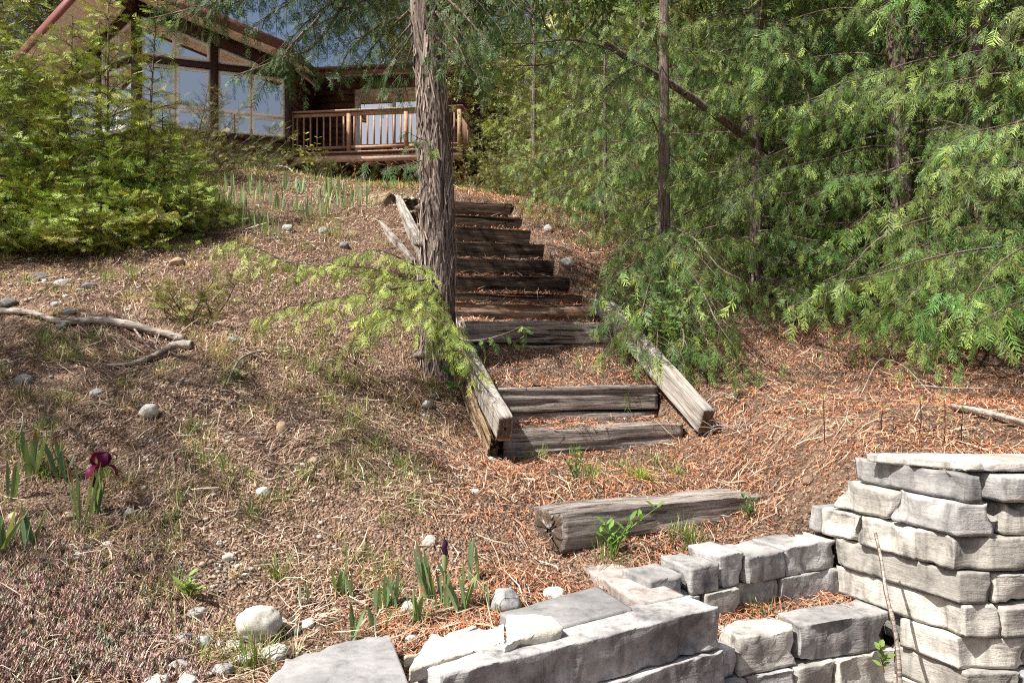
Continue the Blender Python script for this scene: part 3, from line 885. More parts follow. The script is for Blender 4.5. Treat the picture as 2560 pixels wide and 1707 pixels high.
rock(706, 1552, 30, 'l', 'small light stone touching the boulder on its upper side', .7, g1)
rock(744, 1576, 24, 'd', 'small dark grey round stone right of the largest boulder', .8, g1)
rock(770, 1558, 34, 'w', 'bright white knobbly stone right of the dark round one', .75, g1)
rock(680, 1590, 40, 'd', 'dark wedge stone in the shadow of the largest boulder', .5, g1)
rock(1261, 1504, 84, 'g', 'domed grey rock beside the bluish flagstone', .75, None, .25, 3)
rock(1385, 1480, 64, 'w', 'pale flattish rock behind the bluish flagstone', .55)
rock(1261, 1563, 30, 'g', 'small grey stone wedged beside the rough cream rubble', .7)
rock(1019, 1515, 46, 'w', 'pale grey rock hidden among the middle iris leaves', .6)
rock(1027, 1597, 32, 'w', 'white pebble above the flaky layered stone', .7)
rock(1338, 1440, 20, 'w', 'small white chip near the rust stained slab', .7)
rock(371, 1032, 50, 'w', 'bright white oval rock alone on the bare slope', .68, None, .1, 1)
rock(470, 1060, 30, 'b', 'brown stone behind grass right of the white oval rock', .9)
rock(61, 948, 46, 'g', 'grey rock near the left edge under the dead branches', .7)
rock(241, 978, 42, 'l', 'pale flat rock left of the white oval rock', .5)
rock(34, 1297, 48, 't', 'rounded tan rock behind iris leaves at the left edge', .75)
rock(98, 1418, 34, 't', 'tan cobble above the purple sedum', .75)
rock(191, 1392, 30, 'w', 'white pebble at the edge of the purple sedum', .8)
rock(268, 1360, 24, 'w', 'white chip above the purple sedum', .7)
rock(325, 1278, 32, 'g', 'grey pebble right of the iris in flower', .65)
rock(170, 1287, 34, 't', 'tan stone between two iris clumps', .6)
rock(138, 1304, 38, 'b', 'flat brown stone between two iris clumps', .45)
rock(276, 1592, 20, 'w', 'white pebble lying in the middle of the sedum', .8)
rock(659, 1231, 42, 'w', 'angular white stone in the middle of the slope', .75)
rock(570, 1392, 36, 'w', 'smooth cream cobble above the gravel patch', .6)
rock(706, 1068, 34, 't', 'tan stone at a small bank on the slope', .9)
rock(784, 1147, 32, 't', 'flat tan pebble right of the middle slope', .5)
rock(1074, 1350, 40, 'w', 'chalky white stone behind the middle iris bud', .7)
rock(1189, 1226, 26, 'w', 'white flake left of the fallen timber', .6)
rock(1230, 1147, 22, 'w', 'small white stone at the foot of the stair side board', .7)
g2 = 'dusky cobbles on the shaded upper left slope'
for px, py, w, c, l in [(157, 705, 42, 'l', 'pale cobble among dark ones above the long dead branch'), (23, 753, 48, 'd', 'dark cobble at the left edge above the long dead branch'),
                        (103, 690, 44, 'd', 'dark flat cobble near the left bush'), (140, 758, 26, 'g', 'blue grey pebble just above the long dead branch'),
                        (172, 776, 34, 'g', 'grey cobble touching the long dead branch'), (222, 712, 42, 'd', 'slate grey cobble right of the pale cobble'),
                        (442, 652, 40, 't', 'tan cobble on the bright upper slope'), (582, 848, 32, 'g', 'grey pebble below the bright cedar branch'), (155, 812, 30, 'd', 'dark pebble below the long dead branch')]:
    rock(px, py, w, c, l, .55, g2)
for px, py, w, c, l in [(1067, 1010, 30, 'g', 'pale grey pebble at the foot of the thick trunk'), (1085, 990, 26, 'd', 'dark pebble near the foot of the thick trunk'), (1063, 1040, 24, 'g', 'lowest grey pebble below the thick trunk'),
                        (860, 612, 32, 'd', 'dark rounded stone above the bright cedar branch'), (720, 570, 34, 'l', 'pale flat stone on the crest left of the stairs'), (808, 577, 30, 'g', 'grey stone on the crest left of the stairs'),
                        (2020, 1200, 34, 'b', 'brown lump of stone in the orange needles beside the pier'), (1370, 570, 30, 'l', 'pale stone at the end of the upper steps'), (1420, 655, 34, 'l', 'pale stone at the end of the middle steps')]:
    rock(px, py, w, c, l, .7)

# pebbles too many to count
pb = Buf()
C4, Q4 = cubegrid(2, 2, 2)
C4 = C4 / np.linalg.norm(C4, axis=1)[:, None]
rg = np.random.default_rng(11)
def pebble(x, y, s, c):
    z = float(HS(x, y))
    a = rg.uniform(0, 6.28)
    V = C4 * (1 + .2 * rg.normal(size=(len(C4), 1)) * .6) * np.array([1, rg.uniform(.6, .95), rg.uniform(.45, .75)]) * s * .5
    ca, sa_ = math.cos(a), math.sin(a)
    V = np.c_[V[:, 0] * ca - V[:, 1] * sa_, V[:, 0] * sa_ + V[:, 1] * ca, V[:, 2]] + (x, y, z + s * .12)
    pb.add(V, Q4, np.asarray(c) * rg.uniform(.7, 1.15))
pal = [(.55, .50, .42), (.48, .38, .28), (.42, .31, .22), (.36, .35, .34), (.60, .58, .53), (.33, .26, .21)]
def patch(px, py, rx, ry, n, s0, s1):
    for _ in range(n):
        p = G(px + rg.normal() * rx, py + rg.normal() * ry)
        pebble(p[0], p[1], rg.uniform(s0, s1) * rg.uniform(.6, 1.2), pal[rg.integers(len(pal))])
patch(560, 1440, 60, 28, 130, .008, .024)
patch(560, 1350, 50, 30, 60, .008, .02)
patch(680, 1090, 120, 60, 120, .008, .024)
patch(450, 1000, 180, 70, 110, .010, .026)
patch(620, 950, 70, 40, 60, .010, .026)
patch(150, 730, 130, 40, 110, .015, .045)
patch(300, 1150, 150, 60, 80, .008, .026)
patch(700, 600, 120, 40, 50, .015, .04)
patch(560, 1630, 90, 30, 60, .012, .035)
patch(1010, 530, 25, 40, 30, .03, .06)
patch(1090, 1330, 60, 50, 30, .01, .025)
patch(500, 1250, 220, 120, 70, .014, .034)
patch(780, 1120, 120, 80, 50, .014, .032)
patch(300, 1000, 180, 60, 50, .016, .036)
for _ in range(700):
    y = rg.uniform(2.6, 8); x = rg.uniform(-.66 * y, .02 * y)
    pebble(x, y, rg.uniform(.008, .022), pal[rg.integers(len(pal))])
tag(pb.obj('pebbles', MAT['litter'], smooth=True), 'loose gravel and pebbles scattered over the dry slope', 'gravel', kind='stuff')
# ---------------------------------------------------------------- house
HA = np.array([-9.41, 20.0]); HU = np.array([.9915, -.13]); HV = np.array([.13, .9915])
def hw(u, v, z):
    p = HA + HU * u + HV * v
    return np.array([p[0], p[1], z + EYE])
def hd(u, v, z=0.0):
    p = HU * u + HV * v
    return np.array([p[0], p[1], z])
house = tag(empty('house', hw(4, 4, 4.2)), 'brown wooden house with tall glazed prow and small balcony', 'house')
def hbox(name, u, v, z, du, dv, dz, mat, parent=None):
    V, q = boxv(hw(u, v, z), hd(du, 0), hd(0, dv), np.array([0, 0, dz]))
    return mob(name, V, q, MAT[mat], parent or house)
def beam(name, a, b, wid, hgt, mat, parent=None, out=None):
    """bar between two points, its top face through them"""
    a, b = np.asarray(a, float), np.asarray(b, float)
    d = unit(b - a)
    n = unit(np.cross(d, (0, 0, 1))) if out is None else unit(out)
    V, q = boxv(a - n * wid / 2 - np.array([0, 0, hgt]), b - a, n * wid, np.array([0, 0, hgt]))
    return mob(name, V, q, MAT[mat], parent or house)
def extr(name, poly, vec, mat, parent=None):
    """polygon pushed along a vector"""
    poly = np.asarray(poly, float); vec = np.asarray(vec, float)
    n = len(poly)
    V = np.vstack([poly, poly + vec])
    me = bpy.data.meshes.new(name)
    c = np.array([(V[:, 0].min() + V[:, 0].max()) / 2, (V[:, 1].min() + V[:, 1].max()) / 2, V[:, 2].min()])
    fs = [list(range(n))[::-1], list(range(n, 2 * n))] + [[i, (i + 1) % n, n + (i + 1) % n, n + i] for i in range(n)]
    nr = np.cross(poly[1] - poly[0], poly[2] - poly[1])
    if np.dot(nr, vec) < 0: fs = [f[::-1] for f in fs]
    me.from_pydata([tuple(v) for v in (V - c)], [], fs)
    me.materials.append(MAT[mat])
    return link(name, me, c, parent or house)

SL = 0.342
def prow(sg):
    """one glazed side of the prow; s runs along the wall from the corner post, z is the height"""
    e = hd(.88 * sg, .475); e = unit(e)
    n = unit(np.cross(e, (0, 0, 1))) * sg                # outwards
    o = hw(0, 0, 0)
    pt = lambda s, z, out=0.0: o + e * s + n * out + np.array([0, 0, z])
    roofz = lambda s: 8.20 - SL * .88 * s
    cols = [(.09, .897), (.903, 1.72), (1.90, 2.732), (2.738, 3.58)]
    def window(poly, fw=.085):
        poly = np.array(poly, float)
        c = poly.mean(0)
        # inset towards the middle
        m = len(poly); inner = []
        for i in range(m):
            a, b, d = poly[i - 1], poly[i], poly[(i + 1) % m]
            e1, e2 = unit(b - a), unit(d - b)
            n1, n2 = np.array([-e1[1], e1[0]]), np.array([-e2[1], e2[0]])
            if np.dot(n1, c - b) < 0: n1 = -n1
            if np.dot(n2, c - b) < 0: n2 = -n2
            k = 1 + np.dot(n1, n2)
            inner.append(b + (n1 + n2) * fw / max(k, .25))
        inner = np.array(inner)
        V = np.vstack([[pt(*p, .03) for p in poly], [pt(*p, .03) for p in inner], [pt(*p, -.04) for p in poly], [pt(*p, -.04) for p in inner]])
        Q = []
        for i in range(m):
            j = (i + 1) % m
            Q += [[i, j, m + j, m + i], [m + i, m + j, 3 * m + j, 3 * m + i], [j, i, 2 * m + i, 2 * m + j]]
        w = mob('window', V, np.array(Q), MAT['white'], house)
        me = bpy.data.meshes.new('pane')
        PV = np.array([pt(*p, .0) for p in inner])
        c3 = PV.mean(0)
        me.from_pydata([tuple(v) for v in PV - c3], [], [list(range(m))])
        me.materials.append(MAT['glass'])
        link('pane', me, c3, w)
        return w
    for i, (a, b) in enumerate(cols):
        window([(a, 5.95), (b, 5.95), (b, 7.02), (a, 7.02)])
        window([(a, 5.42), (b, 5.42), (b, 5.94), (a, 5.94)] if i != 2 else [(a, 5.42), ((a + b) / 2 - .01, 5.42), ((a + b) / 2 - .01, 5.94), (a, 5.94)])
        if i == 2: window([((a + b) / 2 + .01, 5.42), (b, 5.42), (b, 5.94), ((a + b) / 2 + .01, 5.94)])
        zt0, zt1 = roofz(a), roofz(b)
        if zt1 > 7.32: window([(a, 7.20), (b, 7.20), (b, zt1), (a, zt0)])
        else: window([(a, 7.20), (a + (zt0 - 7.28) / (SL * .88), 7.20), (a + (zt0 - 7.28) / (SL * .88), 7.26), (a, zt0)], .04)
    # posts and beams
    for s0, s1 in ((1.72, 1.90), (3.58, 3.72)):
        V, q = boxv(pt(s0, 5.2, -.08), e * (s1 - s0), n * .17, np.array([0, 0, roofz(s0) - 5.15])); mob('post', V, q, MAT['trim'], house)
    V, q = boxv(pt(.06, 7.04, -.07), e * 3.6, n * .155, np.array([0, 0, .14])); mob('beam', V, q, MAT['trim'], house)
    V, q = boxv(pt(.06, roofz(.06) + .01, -.08), e * 3.62 + np.array([0, 0, -SL * .88 * 3.62]), n * .18, np.array([0, 0, .30])); mob('beam', V, q, MAT['trim'], house)
    V, q = boxv(pt(.06, 5.30, -.07), e * 3.62, n * .16, np.array([0, 0, .10])); mob('sill', V, q, MAT['trim'], house)
    # siding boards below the glass
    for k in range(7):
        z = 5.28 - .19 * (k + 1)
        V, q = boxv(pt(.0, z, -.05), e * 3.70, n * .09 , np.array([0, 0, .185]))
        V[[2, 3], :] += n * .022
        mob('siding_board', V, q, MAT['siding'] if k < 2 else MAT['deckpale'] if sg > 0 else MAT['siding'], house)
    # curtains
    for a, b in ((.12, .55), (1.95, 2.28), (3.18, 3.56)):
        ss = np.linspace(a, b, 40)
        off = -.16 + .035 * np.sin(ss * 62) + .012 * np.sin(ss * 143)
        V = np.array([pt(s, z, o_) for z in (5.45, 7.04) for s, o_ in zip(ss, off)])
        q = np.array([[i, i + 1, 40 + i + 1, 40 + i] for i in range(39)])
        mob('curtain', V, q, MAT['curtain'], house, smooth=True)
    # inside wall behind the glass
    V, q = boxv(pt(.4, 5.0, -2.4), e * 3.3, n * .1, np.array([0, 0, 2.2])); mob('room_wall', V, q, MAT['room'], house)
prow(1); prow(-1)
V, q = boxv(hw(-.11, -.09, 4.0), hd(.22, 0), hd(0, .22), np.array([0, 0, 4.6])); mob('post', V, q, MAT['trim'], house)
# room floor and body
extr('room_floor', [hw(0, .2, 5.0), hw(3.1, 1.9, 5.0), hw(3.1, 9, 5.0), hw(-3.1, 9, 5.0), hw(-3.1, 1.9, 5.0)], (0, 0, .08), 'room')
extr('foundation', [hw(0, .1, 3.2), hw(3.2, 1.8, 3.2), hw(3.2, 9, 3.2), hw(-3.2, 9, 3.2), hw(-3.2, 1.8, 3.2)], (0, 0, 1.75), 'mortar')
for sg in (-1, 1):
    V, q = boxv(hw(3.2 * sg, 1.78, 4.3), hd(-.1 * sg, 0), hd(0, 7.2), np.array([0, 0, 3.2])); mob('wall', V, q, MAT['siding'], house)
V, q = boxv(hw(-3.2, 9, 4.3), hd(6.4, 0), hd(0, .1), np.array([0, 0, 3.6])); mob('wall', V, q, MAT['siding'], house)
# prow roof
RZ = 8.55
EU = 3.75
for sg in (-1, 1):
    quad = [hw(0, -1.5, RZ), hw(EU * sg, .45, RZ - SL * EU), hw(EU * sg, 9.4, RZ - SL * EU), hw(0, 9.4, RZ)]
    roof = extr('roof', [p + np.array([0, 0, .06]) for p in quad], (0, 0, .16), 'shingle')
    # soffit boards, laid parallel to the ridge
    nb = 13
    for k in range(nb):
        u0, u1 = EU * sg * (k + .02) / nb, EU * sg * (k + .98) / nb
        f0 = lambda u: -1.46 + 1.95 * abs(u) / EU
        w0 = lambda u: .30 + .54 * abs(u)
        extr('soffit_board', [hw(u0, f0(u0), RZ - SL * abs(u0)), hw(u1, f0(u1), RZ - SL * abs(u1)), hw(u1, w0(u1) + .1, RZ - SL * abs(u1)), hw(u0, w0(u0) + .1, RZ - SL * abs(u0))], (0, 0, .03), 'soffit', roof)
    a, b = hw(0, -1.52, RZ + .22), hw(EU * sg, .43, RZ + .22 - SL * EU)
    beam('fascia', a, b, .05, .26, 'fascia', roof)
    beam('fascia', hw(EU * sg, .43, RZ + .2 - SL * EU), hw(EU * sg, 1.5 if sg > 0 else 9.4, RZ + .2 - SL * EU), .05, .22, 'fascia', roof)
beam('ridge_beam', hw(0, -1.2, RZ - .01), hw(0, .3, RZ - .01), .16, .30, 'trim')
hbox('gutter', -EU - .75, .6, RZ - SL * EU - .18, .72, .12, .12, 'gutter')
# ------------------------------------------------ balcony wing
VW, U0, U1 = 3.67, 3.23, 7.98
hbox('wall', U0, VW + .05, 4.95, U1 - U0, .1, 2.6, 'trim')
def lap(u0, u1, v, z0, z1, step=.195, skip=None):
    k = 0; z = z1 - step
    while z > z0 - .05:
        V, q = boxv(hw(u0, v, z), hd(u1 - u0, 0), hd(0, .045), np.array([0, 0, step - .006]))
        V[[0, 1]] -= hd(0, .024)
        mob('siding_board', V, q, MAT['siding'], house)
        z -= step
D0, D1 = 4.50, 6.95          # sliding door
lap(U0, D0 - .08, VW, 5.05, 7.35)
lap(D1 + .08, U1, VW, 5.05, 7.35)
hbox('wall_panel', U0, VW, 7.27, U1 - U0, .05, .35, 'siding')
# return wall beside the prow
for k in range(13):
    z = 7.42 - .195 * (k + 1)
    V, q = boxv(hw(U0 - .02, 1.76, z), hd(0, VW - 1.78), hd(-.05, 0), np.array([0, 0, .189]))
    V[[0, 1]] += hd(.022, 0)
    mob('siding_board', V, q, MAT['siding'], house)
hbox('corner_post', U0 - .08, 1.68, 4.3, .16, .14, 3.1, 'trim')
hbox('corner_post', U1 - .04, VW - .05, 4.2, .14, .14, 3.3, 'trim')
# sliding door
door = hbox('sliding_door', D0 - .08, VW - .02, 7.20, D1 - D0 + .16, .07, .08, 'white')
hbox('frame', D0 - .08, VW - .02, 5.06, .08, .07, 2.14, 'white', door)
hbox('frame', D1, VW - .02, 5.06, .08, .07, 2.14, 'white', door)
dm = (D0 + D1) / 2 - .13
for a, b, vo in ((D0, dm + .06, .0), (dm - .04, D1, -.045)):
    hbox('stile', a, VW + vo, 5.10, .09, .04, 2.10, 'white', door)
    hbox('stile', b - .09, VW + vo, 5.10, .09, .04, 2.10, 'white', door)
    hbox('rail', a + .09, VW + vo, 7.10, b - a - .18, .04, .10, 'white', door)
    hbox('rail', a + .09, VW + vo, 5.10, b - a - .18, .04, .12, 'white', door)
    extr('pane', [hw(a + .08, VW + vo + .02, 5.2), hw(b - .08, VW + vo + .02, 5.2), hw(b - .08, VW + vo + .02, 7.12), hw(a + .08, VW + vo + .02, 7.12)], hd(0, .006), 'glass', door)
hbox('handle', dm + .0, VW - .09, 6.05, .03, .04, .22, 'metal', door)
hbox('room_wall', D0 - .2, VW + .045, 5.05, D1 - D0 + .4, .004, 2.2, 'room')
# wing roof: eave, gutter, soffit, gable side
EV, EZ = 2.35, 7.27
roof = extr('roof', [hw(EU - .1, EV, EZ + .05), hw(U1 + .45, EV, EZ + .05), hw(U1 + .45, 9.6, EZ + 2.15), hw(EU - .1, 9.6, EZ + 2.15)], (0, 0, .15), 'shingle')
for k in range(9):
    v0, v1 = EV + .02 + (VW - EV - .02) * k / 9, EV + .02 + (VW - EV - .02) * (k + .96) / 9
    extr('soffit_board', [hw(EU - .1, v0, EZ + .01 + .29 * (v0 - EV)), hw(U1 + .43, v0, EZ + .01 + .29 * (v0 - EV)), hw(U1 + .43, v1, EZ + .01 + .29 * (v1 - EV)), hw(EU - .1, v1, EZ + .01 + .29 * (v1 - EV))], (0, 0, .025), 'soffit', roof)
beam('fascia', hw(EU - .1, EV, EZ + .2), hw(U1 + .45, EV, EZ + .2), .04, .2, 'fascia', roof)
# half round gutter
th = np.linspace(0, np.pi, 9)
prof = [(-.06 + -.06 * math.cos(t), -.085 * math.sin(t)) for t in th]
ga, gb = EU - .12, U1 + .46
V = np.array([hw(u, EV - .02 + p[0], EZ + .2 + p[1]) for u in (ga, gb) for p in prof])
mob('gutter', V, np.array([[i, i + 1, 9 + i + 1, 9 + i] for i in range(8)]), MAT['gutter'], roof)
beam('gutter', hw(EU - .05, .55, RZ - SL * EU + .14), hw(EU - .05, EV, EZ + .2), .12, .1, 'gutter', roof)
beam('fascia', hw(U1 + .45, EV, EZ + .22), hw(U1 + .45, 9.6, EZ + 2.32), .04, .22, 'fascia', roof)
# right gable side with level boards
for k in range(26):
    z = 4.25 + .195 * k
    v1 = 9.4
    v0 = VW if z < 7.45 else min(VW + (z - 7.45) / .29, 9.2)
    V, q = boxv(hw(U1 + .10, v0, z), hd(0, v1 - v0), hd(-.05, 0), np.array([0, 0, .189]))
    V[[0, 1]] += hd(.03, 0)
    mob('siding_board', V, q, MAT['siding'], house)
hbox('wall', U0, 9.4, 4.2, U1 - U0 + .1, .1, 4.4, 'siding')
# downpipe
V, q = tube([hw(U1 + .17, VW - .05, 7.25), hw(U1 + .17, VW - .05, 6.0), hw(U1 + .17, VW - .05, 4.1)], .045, 8)
mob('downpipe', V, q, MAT['gutter'], house, smooth=True)
V, q = tube([hw(U1 + .30, EV - .06, 7.40), hw(U1 + .28, EV + .3, 7.25), hw(U1 + .17, VW - .05, 7.2)], .045, 8)
mob('downpipe', V, q, MAT['gutter'], house, smooth=True)
# brick basement with bricks one by one
hbox('mortar_bed', U0, VW + .03, 3.6, U1 - U0 + .05, .1, 1.36, 'mortar')
V, q = boxv((-.105, 0, 0), (.21, 0, 0), (0, .05, 0), (0, 0, .062))
bme = npmesh('brick', V, q, MAT['brick'])
V, q = boxv((-.031, 0, 0), (.062, 0, 0), (0, .05, 0), (0, 0, .21))
sme = npmesh('brick', V, q, MAT['brick'])
rz = math.atan2(HU[1], HU[0])
BW0, BW1 = 5.35, 6.75
brick_wall = link('brick_wall', None, hw(U0 + 2, VW, 3.9), house)
rb = np.random.default_rng(3)
for r_ in range(14):
    z = 4.88 - r_ * .074
    if z < 4.0: break
    u = U0 + .12 + (.11 if r_ % 2 else 0)
    while u < U1 + .02:
        insol = BW0 - .25 < u < BW1 + .25 and z < 4.80
        if not insol:
            link('brick', bme, hw(u, VW - .012 + rb.uniform(-.004, .004), z), brick_wall, (0, 0, rz))
        u += .222
for k in range(26):
    u = BW0 - .2 + k * .074
    link('brick', sme, hw(u, VW - .012 + rb.uniform(-.004, .004), 4.60), brick_wall, (0, 0, rz))
bw = hbox('basement_window', BW0, VW - .03, 4.50, BW1 - BW0, .08, .07, 'white')
hbox('frame', BW0, VW - .03, 3.9, .06, .08, .6, 'white', bw)
hbox('frame', BW1 - .06, VW - .03, 3.9, .06, .08, .6, 'white', bw)
hbox('frame', (BW0 + BW1) / 2 - .03, VW - .03, 3.9, .06, .08, .6, 'white', bw)
extr('pane', [hw(BW0 + .05, VW, 3.9), hw(BW1 - .05, VW, 3.9), hw(BW1 - .05, VW, 4.52), hw(BW0 + .05, VW, 4.52)], hd(0, .006), 'glass', bw)
# balcony
V0, BU0, BU1 = 1.75, U0 + .02, U1 - .06
balcony = link('balcony', None, hw((BU0 + BU1) / 2, V0 + .9, 5.0), house)
nbd = 14
for k in range(nbd):
    v0 = V0 + (VW - V0 - .03) * k / nbd
    hbox('deck_board', BU0 - .25, v0, 5.0, BU1 - BU0 + .30, (VW - V0 - .03) / nbd - .008, .04, 'deck', balcony)
hbox('rim_beam', BU0 - .2, V0 + .05, 4.77, BU1 - BU0 + .22, .05, .165, 'deckpale', balcony)
hbox('rim_beam', BU0 - .2, V0 + .055, 4.937, BU1 - BU0 + .22, .05, .06, 'siding', balcony)
for k in range(10):
    u = BU0 + (BU1 - BU0 - .05) * k / 9
    hbox('joist', u, V0 + .10, 4.78, .045, VW - V0 - .16, .21, 'deckpale', balcony)
hbox('side_beam', BU1 - .01, V0 + .11, 4.72, .05, VW - V0 - .15, .27, 'trim', balcony)
hbox('support_post', BU0 - .06, V0 + .3, 3.9, .2, .2, .8, 'siding', balcony)
RT = 6.14
posts = [BU0, BU0 + 1.58, BU0 + 3.14, BU1 - .1]
for i, u in enumerate(posts):
    hbox('post', u, V0 + .03, 5.04, .10, .10, RT - 5.04 - .035, 'deck', balcony)
hbox('post', BU1 - .1, VW - .14, 5.04, .10, .10, RT - 5.04 - .035, 'deck', balcony)
hbox('handrail', BU0 - .05, V0, RT - .032, BU1 - BU0 + .10, .16, .04, 'deckpale', balcony)
hbox('handrail', BU1 - .12, V0 + .165, RT - .034, .16, VW - V0 - .22, .04, 'deckpale', balcony)
for i in range(3):
    a, b = posts[i] + .105, posts[i + 1] - .005
    hbox('rail', a, V0 + .055, RT - .15, b - a, .04, .085, 'deck', balcony)
    hbox('rail', a, V0 + .055, 5.12, b - a, .04, .07, 'deck', balcony)
    nb = 8
    for k in range(nb):
        u = a + (b - a) * (k + .5) / nb - .02
        hbox('baluster', u, V0 + .06, 5.19, .04, .032, RT - .15 - 5.19, 'deck', balcony)
hbox('rail', BU1 - .07, V0 + .14, RT - .15, .04, VW - V0 - .28, .085, 'deck', balcony)
hbox('rail', BU1 - .07, V0 + .14, 5.12, .04, VW - V0 - .28, .07, 'deck', balcony)
for k in range(11):
    hbox('baluster', BU1 - .065, V0 + .2 + k * .145, 5.19, .032, .04, RT - .15 - 5.19, 'deck', balcony)
# ---------------------------------------------------------------- foliage
UP = np.array([0, 0, 1.0])
def spray_lib(level, seed):
    rg = np.random.default_rng(seed)
    V, T = [], []
    def tri(a, b, c):
        n = len(V); V.extend([a, b, c]); T.append((n, n + 1, n + 2))
    cv, dz = rg.normal() * .16, rg.uniform(.08, .38)
    zz = lambda x, y: -dz * x * x - .25 * y * y
    pt = lambda x, y: (x, y + cv * x * x, zz(x, y))
    n = {0: 3, 1: 9, 2: 10}[level]
    tri(pt(0, -.012), pt(0, .012), pt(1.0, rg.normal() * .03))
    for i in range(n):
        for sd in (-1, 1):
            x0 = .10 + (.78 / n) * (i + (.25 if sd > 0 else 0)) + rg.normal() * .015
            f = (i + .5) / n
            if level == 1 and rg.random() < .10: continue
            l = ({0: .44, 1: .36, 2: .36}[level] * math.sin(math.pi * (0.25 + .72 * f)) ** .8 + .04) * rg.uniform(.55, 1.3)
            an = R(rg.uniform(34, 50)) * sd
            dx, dy = math.cos(an), math.sin(an)
            wv = {0: .11, 1: .040, 2: .020}[level]
            px_, py_ = -dy * wv, dx * wv
            if level < 2:
                tri(pt(x0 - abs(px_) * .7, 0), pt(x0 + abs(px_) * .9, 0), pt(x0 + l * dx, l * dy)) if i % 2 else tri(pt(x0, 0), pt(x0 + .5 * l * dx + px_, .5 * l * dy + py_), pt(x0 + l * dx, l * dy))
            else:
                tri(pt(x0 - px_ * .3, -py_ * .3), pt(x0 + px_ * .3, py_ * .3), pt(x0 + l * dx, l * dy))
                for k in range(3):
                    g = .25 + .24 * k
                    for s2 in (-1, 1):
                        l2 = l * .32 * (1 - .5 * abs(g - .4))
                        a2 = an + s2 * R(38)
                        bx, by = x0 + g * l * dx, g * l * dy
                        ex, ey = bx + l2 * math.cos(a2), by + l2 * math.sin(a2)
                        tri(pt(bx - dx * .016, by - dy * .016), pt(bx + dx * .016, by + dy * .016), pt(ex, ey))
    return np.array(V), np.array(T)
LIB = {lv: [spray_lib(lv, 10 * lv + s) for s in range(10)] for lv in (0, 1, 2)}

class Foliage:
    def __init__(s): s.p, s.a, s.n, s.s, s.c = [], [], [], [], []
    def add(s, p, a, n, sc_, c): s.p.append(p); s.a.append(a); s.n.append(n); s.s.append(sc_); s.c.append(c)
    def flush(s, buf, level, seed=0):
        if not s.p: return
        p, a, n, k, c = (np.array(v, float) for v in (s.p, s.a, s.n, s.s, s.c))
        a /= np.linalg.norm(a, axis=1)[:, None] + 1e-9
        n = n - (n * a).sum(1)[:, None] * a
        n /= np.linalg.norm(n, axis=1)[:, None] + 1e-9
        l = np.cross(n, a)
        rg = np.random.default_rng(seed)
        which = rg.integers(10, size=len(p))
        for w in range(10):
            m = which == w
            if not m.any(): continue
            LV, LT = LIB[level][w]
            V = p[m][:, None] + k[m][:, None, None] * (LV[None, :, :1] * a[m][:, None] + LV[None, :, 1:2] * l[m][:, None] + LV[None, :, 2:] * n[m][:, None])
            T = LT[None] + (np.arange(m.sum()) * len(LV))[:, None, None]
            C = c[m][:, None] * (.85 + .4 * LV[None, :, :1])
            buf.add(V.reshape(-1, 3), T.reshape(-1, 3), np.ascontiguousarray(C.reshape(-1, 3)))

TWIG = np.array((.13, .085, .06))
def grow(limb, fol, buf, rg, col, sec=.09, l2=.38, gap=.05, size=.12, droop=.35, start=.2, hang=.35, cvar=.34, twigs=True, tipcol=None, nup=.5, nout=.6, nrnd=.45, along=True):
    """secondary twigs and flat sprays along a limb"""
    limb = np.asarray(limb, float)
    seg = np.linalg.norm(np.diff(limb, axis=0), axis=1)
    L = seg.sum()
    cum = np.r_[0, np.cumsum(seg)] / L
    side = 1
    t = start
    def at(t_):
        p = np.array([np.interp(t_, cum, limb[:, k]) for k in range(3)])
        q = np.array([np.interp(min(t_ + .04, 1), cum, limb[:, k]) for k in range(3)])
        r_ = np.array([np.interp(max(t_ - .04, 0), cum, limb[:, k]) for k in range(3)])
        return p, unit(q - r_)
    def spr(p, d, side_, k, out):
        lat = np.cross(d, UP); lat = lat / (np.linalg.norm(lat) + 1e-6)
        a = d * .75 + lat * side_ * .75 - UP * hang + rg.normal(size=3) * .18
        n = UP * nup + out * nout + rg.normal(size=3) * nrnd
        b = np.clip(1 + cvar * rg.normal(), .45, 1.6)
        c = col * b
        if tipcol is not None and rg.random() < .3: c = tipcol * b
        fol.add(p, a, n, size * rg.uniform(.65, 1.25) * k, c)
    while t < 1.0:
        p, d = at(t)
        lat = np.cross(d, UP); lat /= np.linalg.norm(lat) + 1e-6
        dd = unit(d * .65 + lat * side * .8 + UP * rg.uniform(-.25, .15) + rg.normal(size=3) * .12)
        ln = min(l2, .5 * L + .02) * (1 - .6 * t) * rg.uniform(.6, 1.25)
        ss = np.linspace(0, 1, 4)
        path = p + dd * (ss * ln)[:, None] - UP * (droop * ln * ss ** 2)[:, None]
        if twigs:
            V, q = tube(path, [.0035, .0028, .002, .001], 3)
            buf.add(V, q, TWIG)
        s = gap * rg.uniform(.3, 1)
        k = 1
        while s < ln:
            f = s / ln
            pp = p + dd * s - UP * droop * ln * f * f
            spr(pp, unit(dd - UP * 2 * droop * f * .6), k, 1 - .3 * f, dd)
            k = -k
            s += gap * rg.uniform(.7, 1.3)
        spr(path[-1], unit(path[-1] - path[-2]), 0, 1.0, dd)
        side = -side
        t += sec / L * rg.uniform(.7, 1.3)
    if along:
        t = max(start * .4, .03); k = 1
        while t < 1:
            p, d = at(t)
            spr(p, d, k, .9, d); k = -k
            t += gap * 1.3 / L * rg.uniform(.7, 1.3)
    p, d = at(.995)
    spr(p, d, 0, 1.2, d); spr(p, d, 1, 1, d); spr(p, d, -1, 1, d)

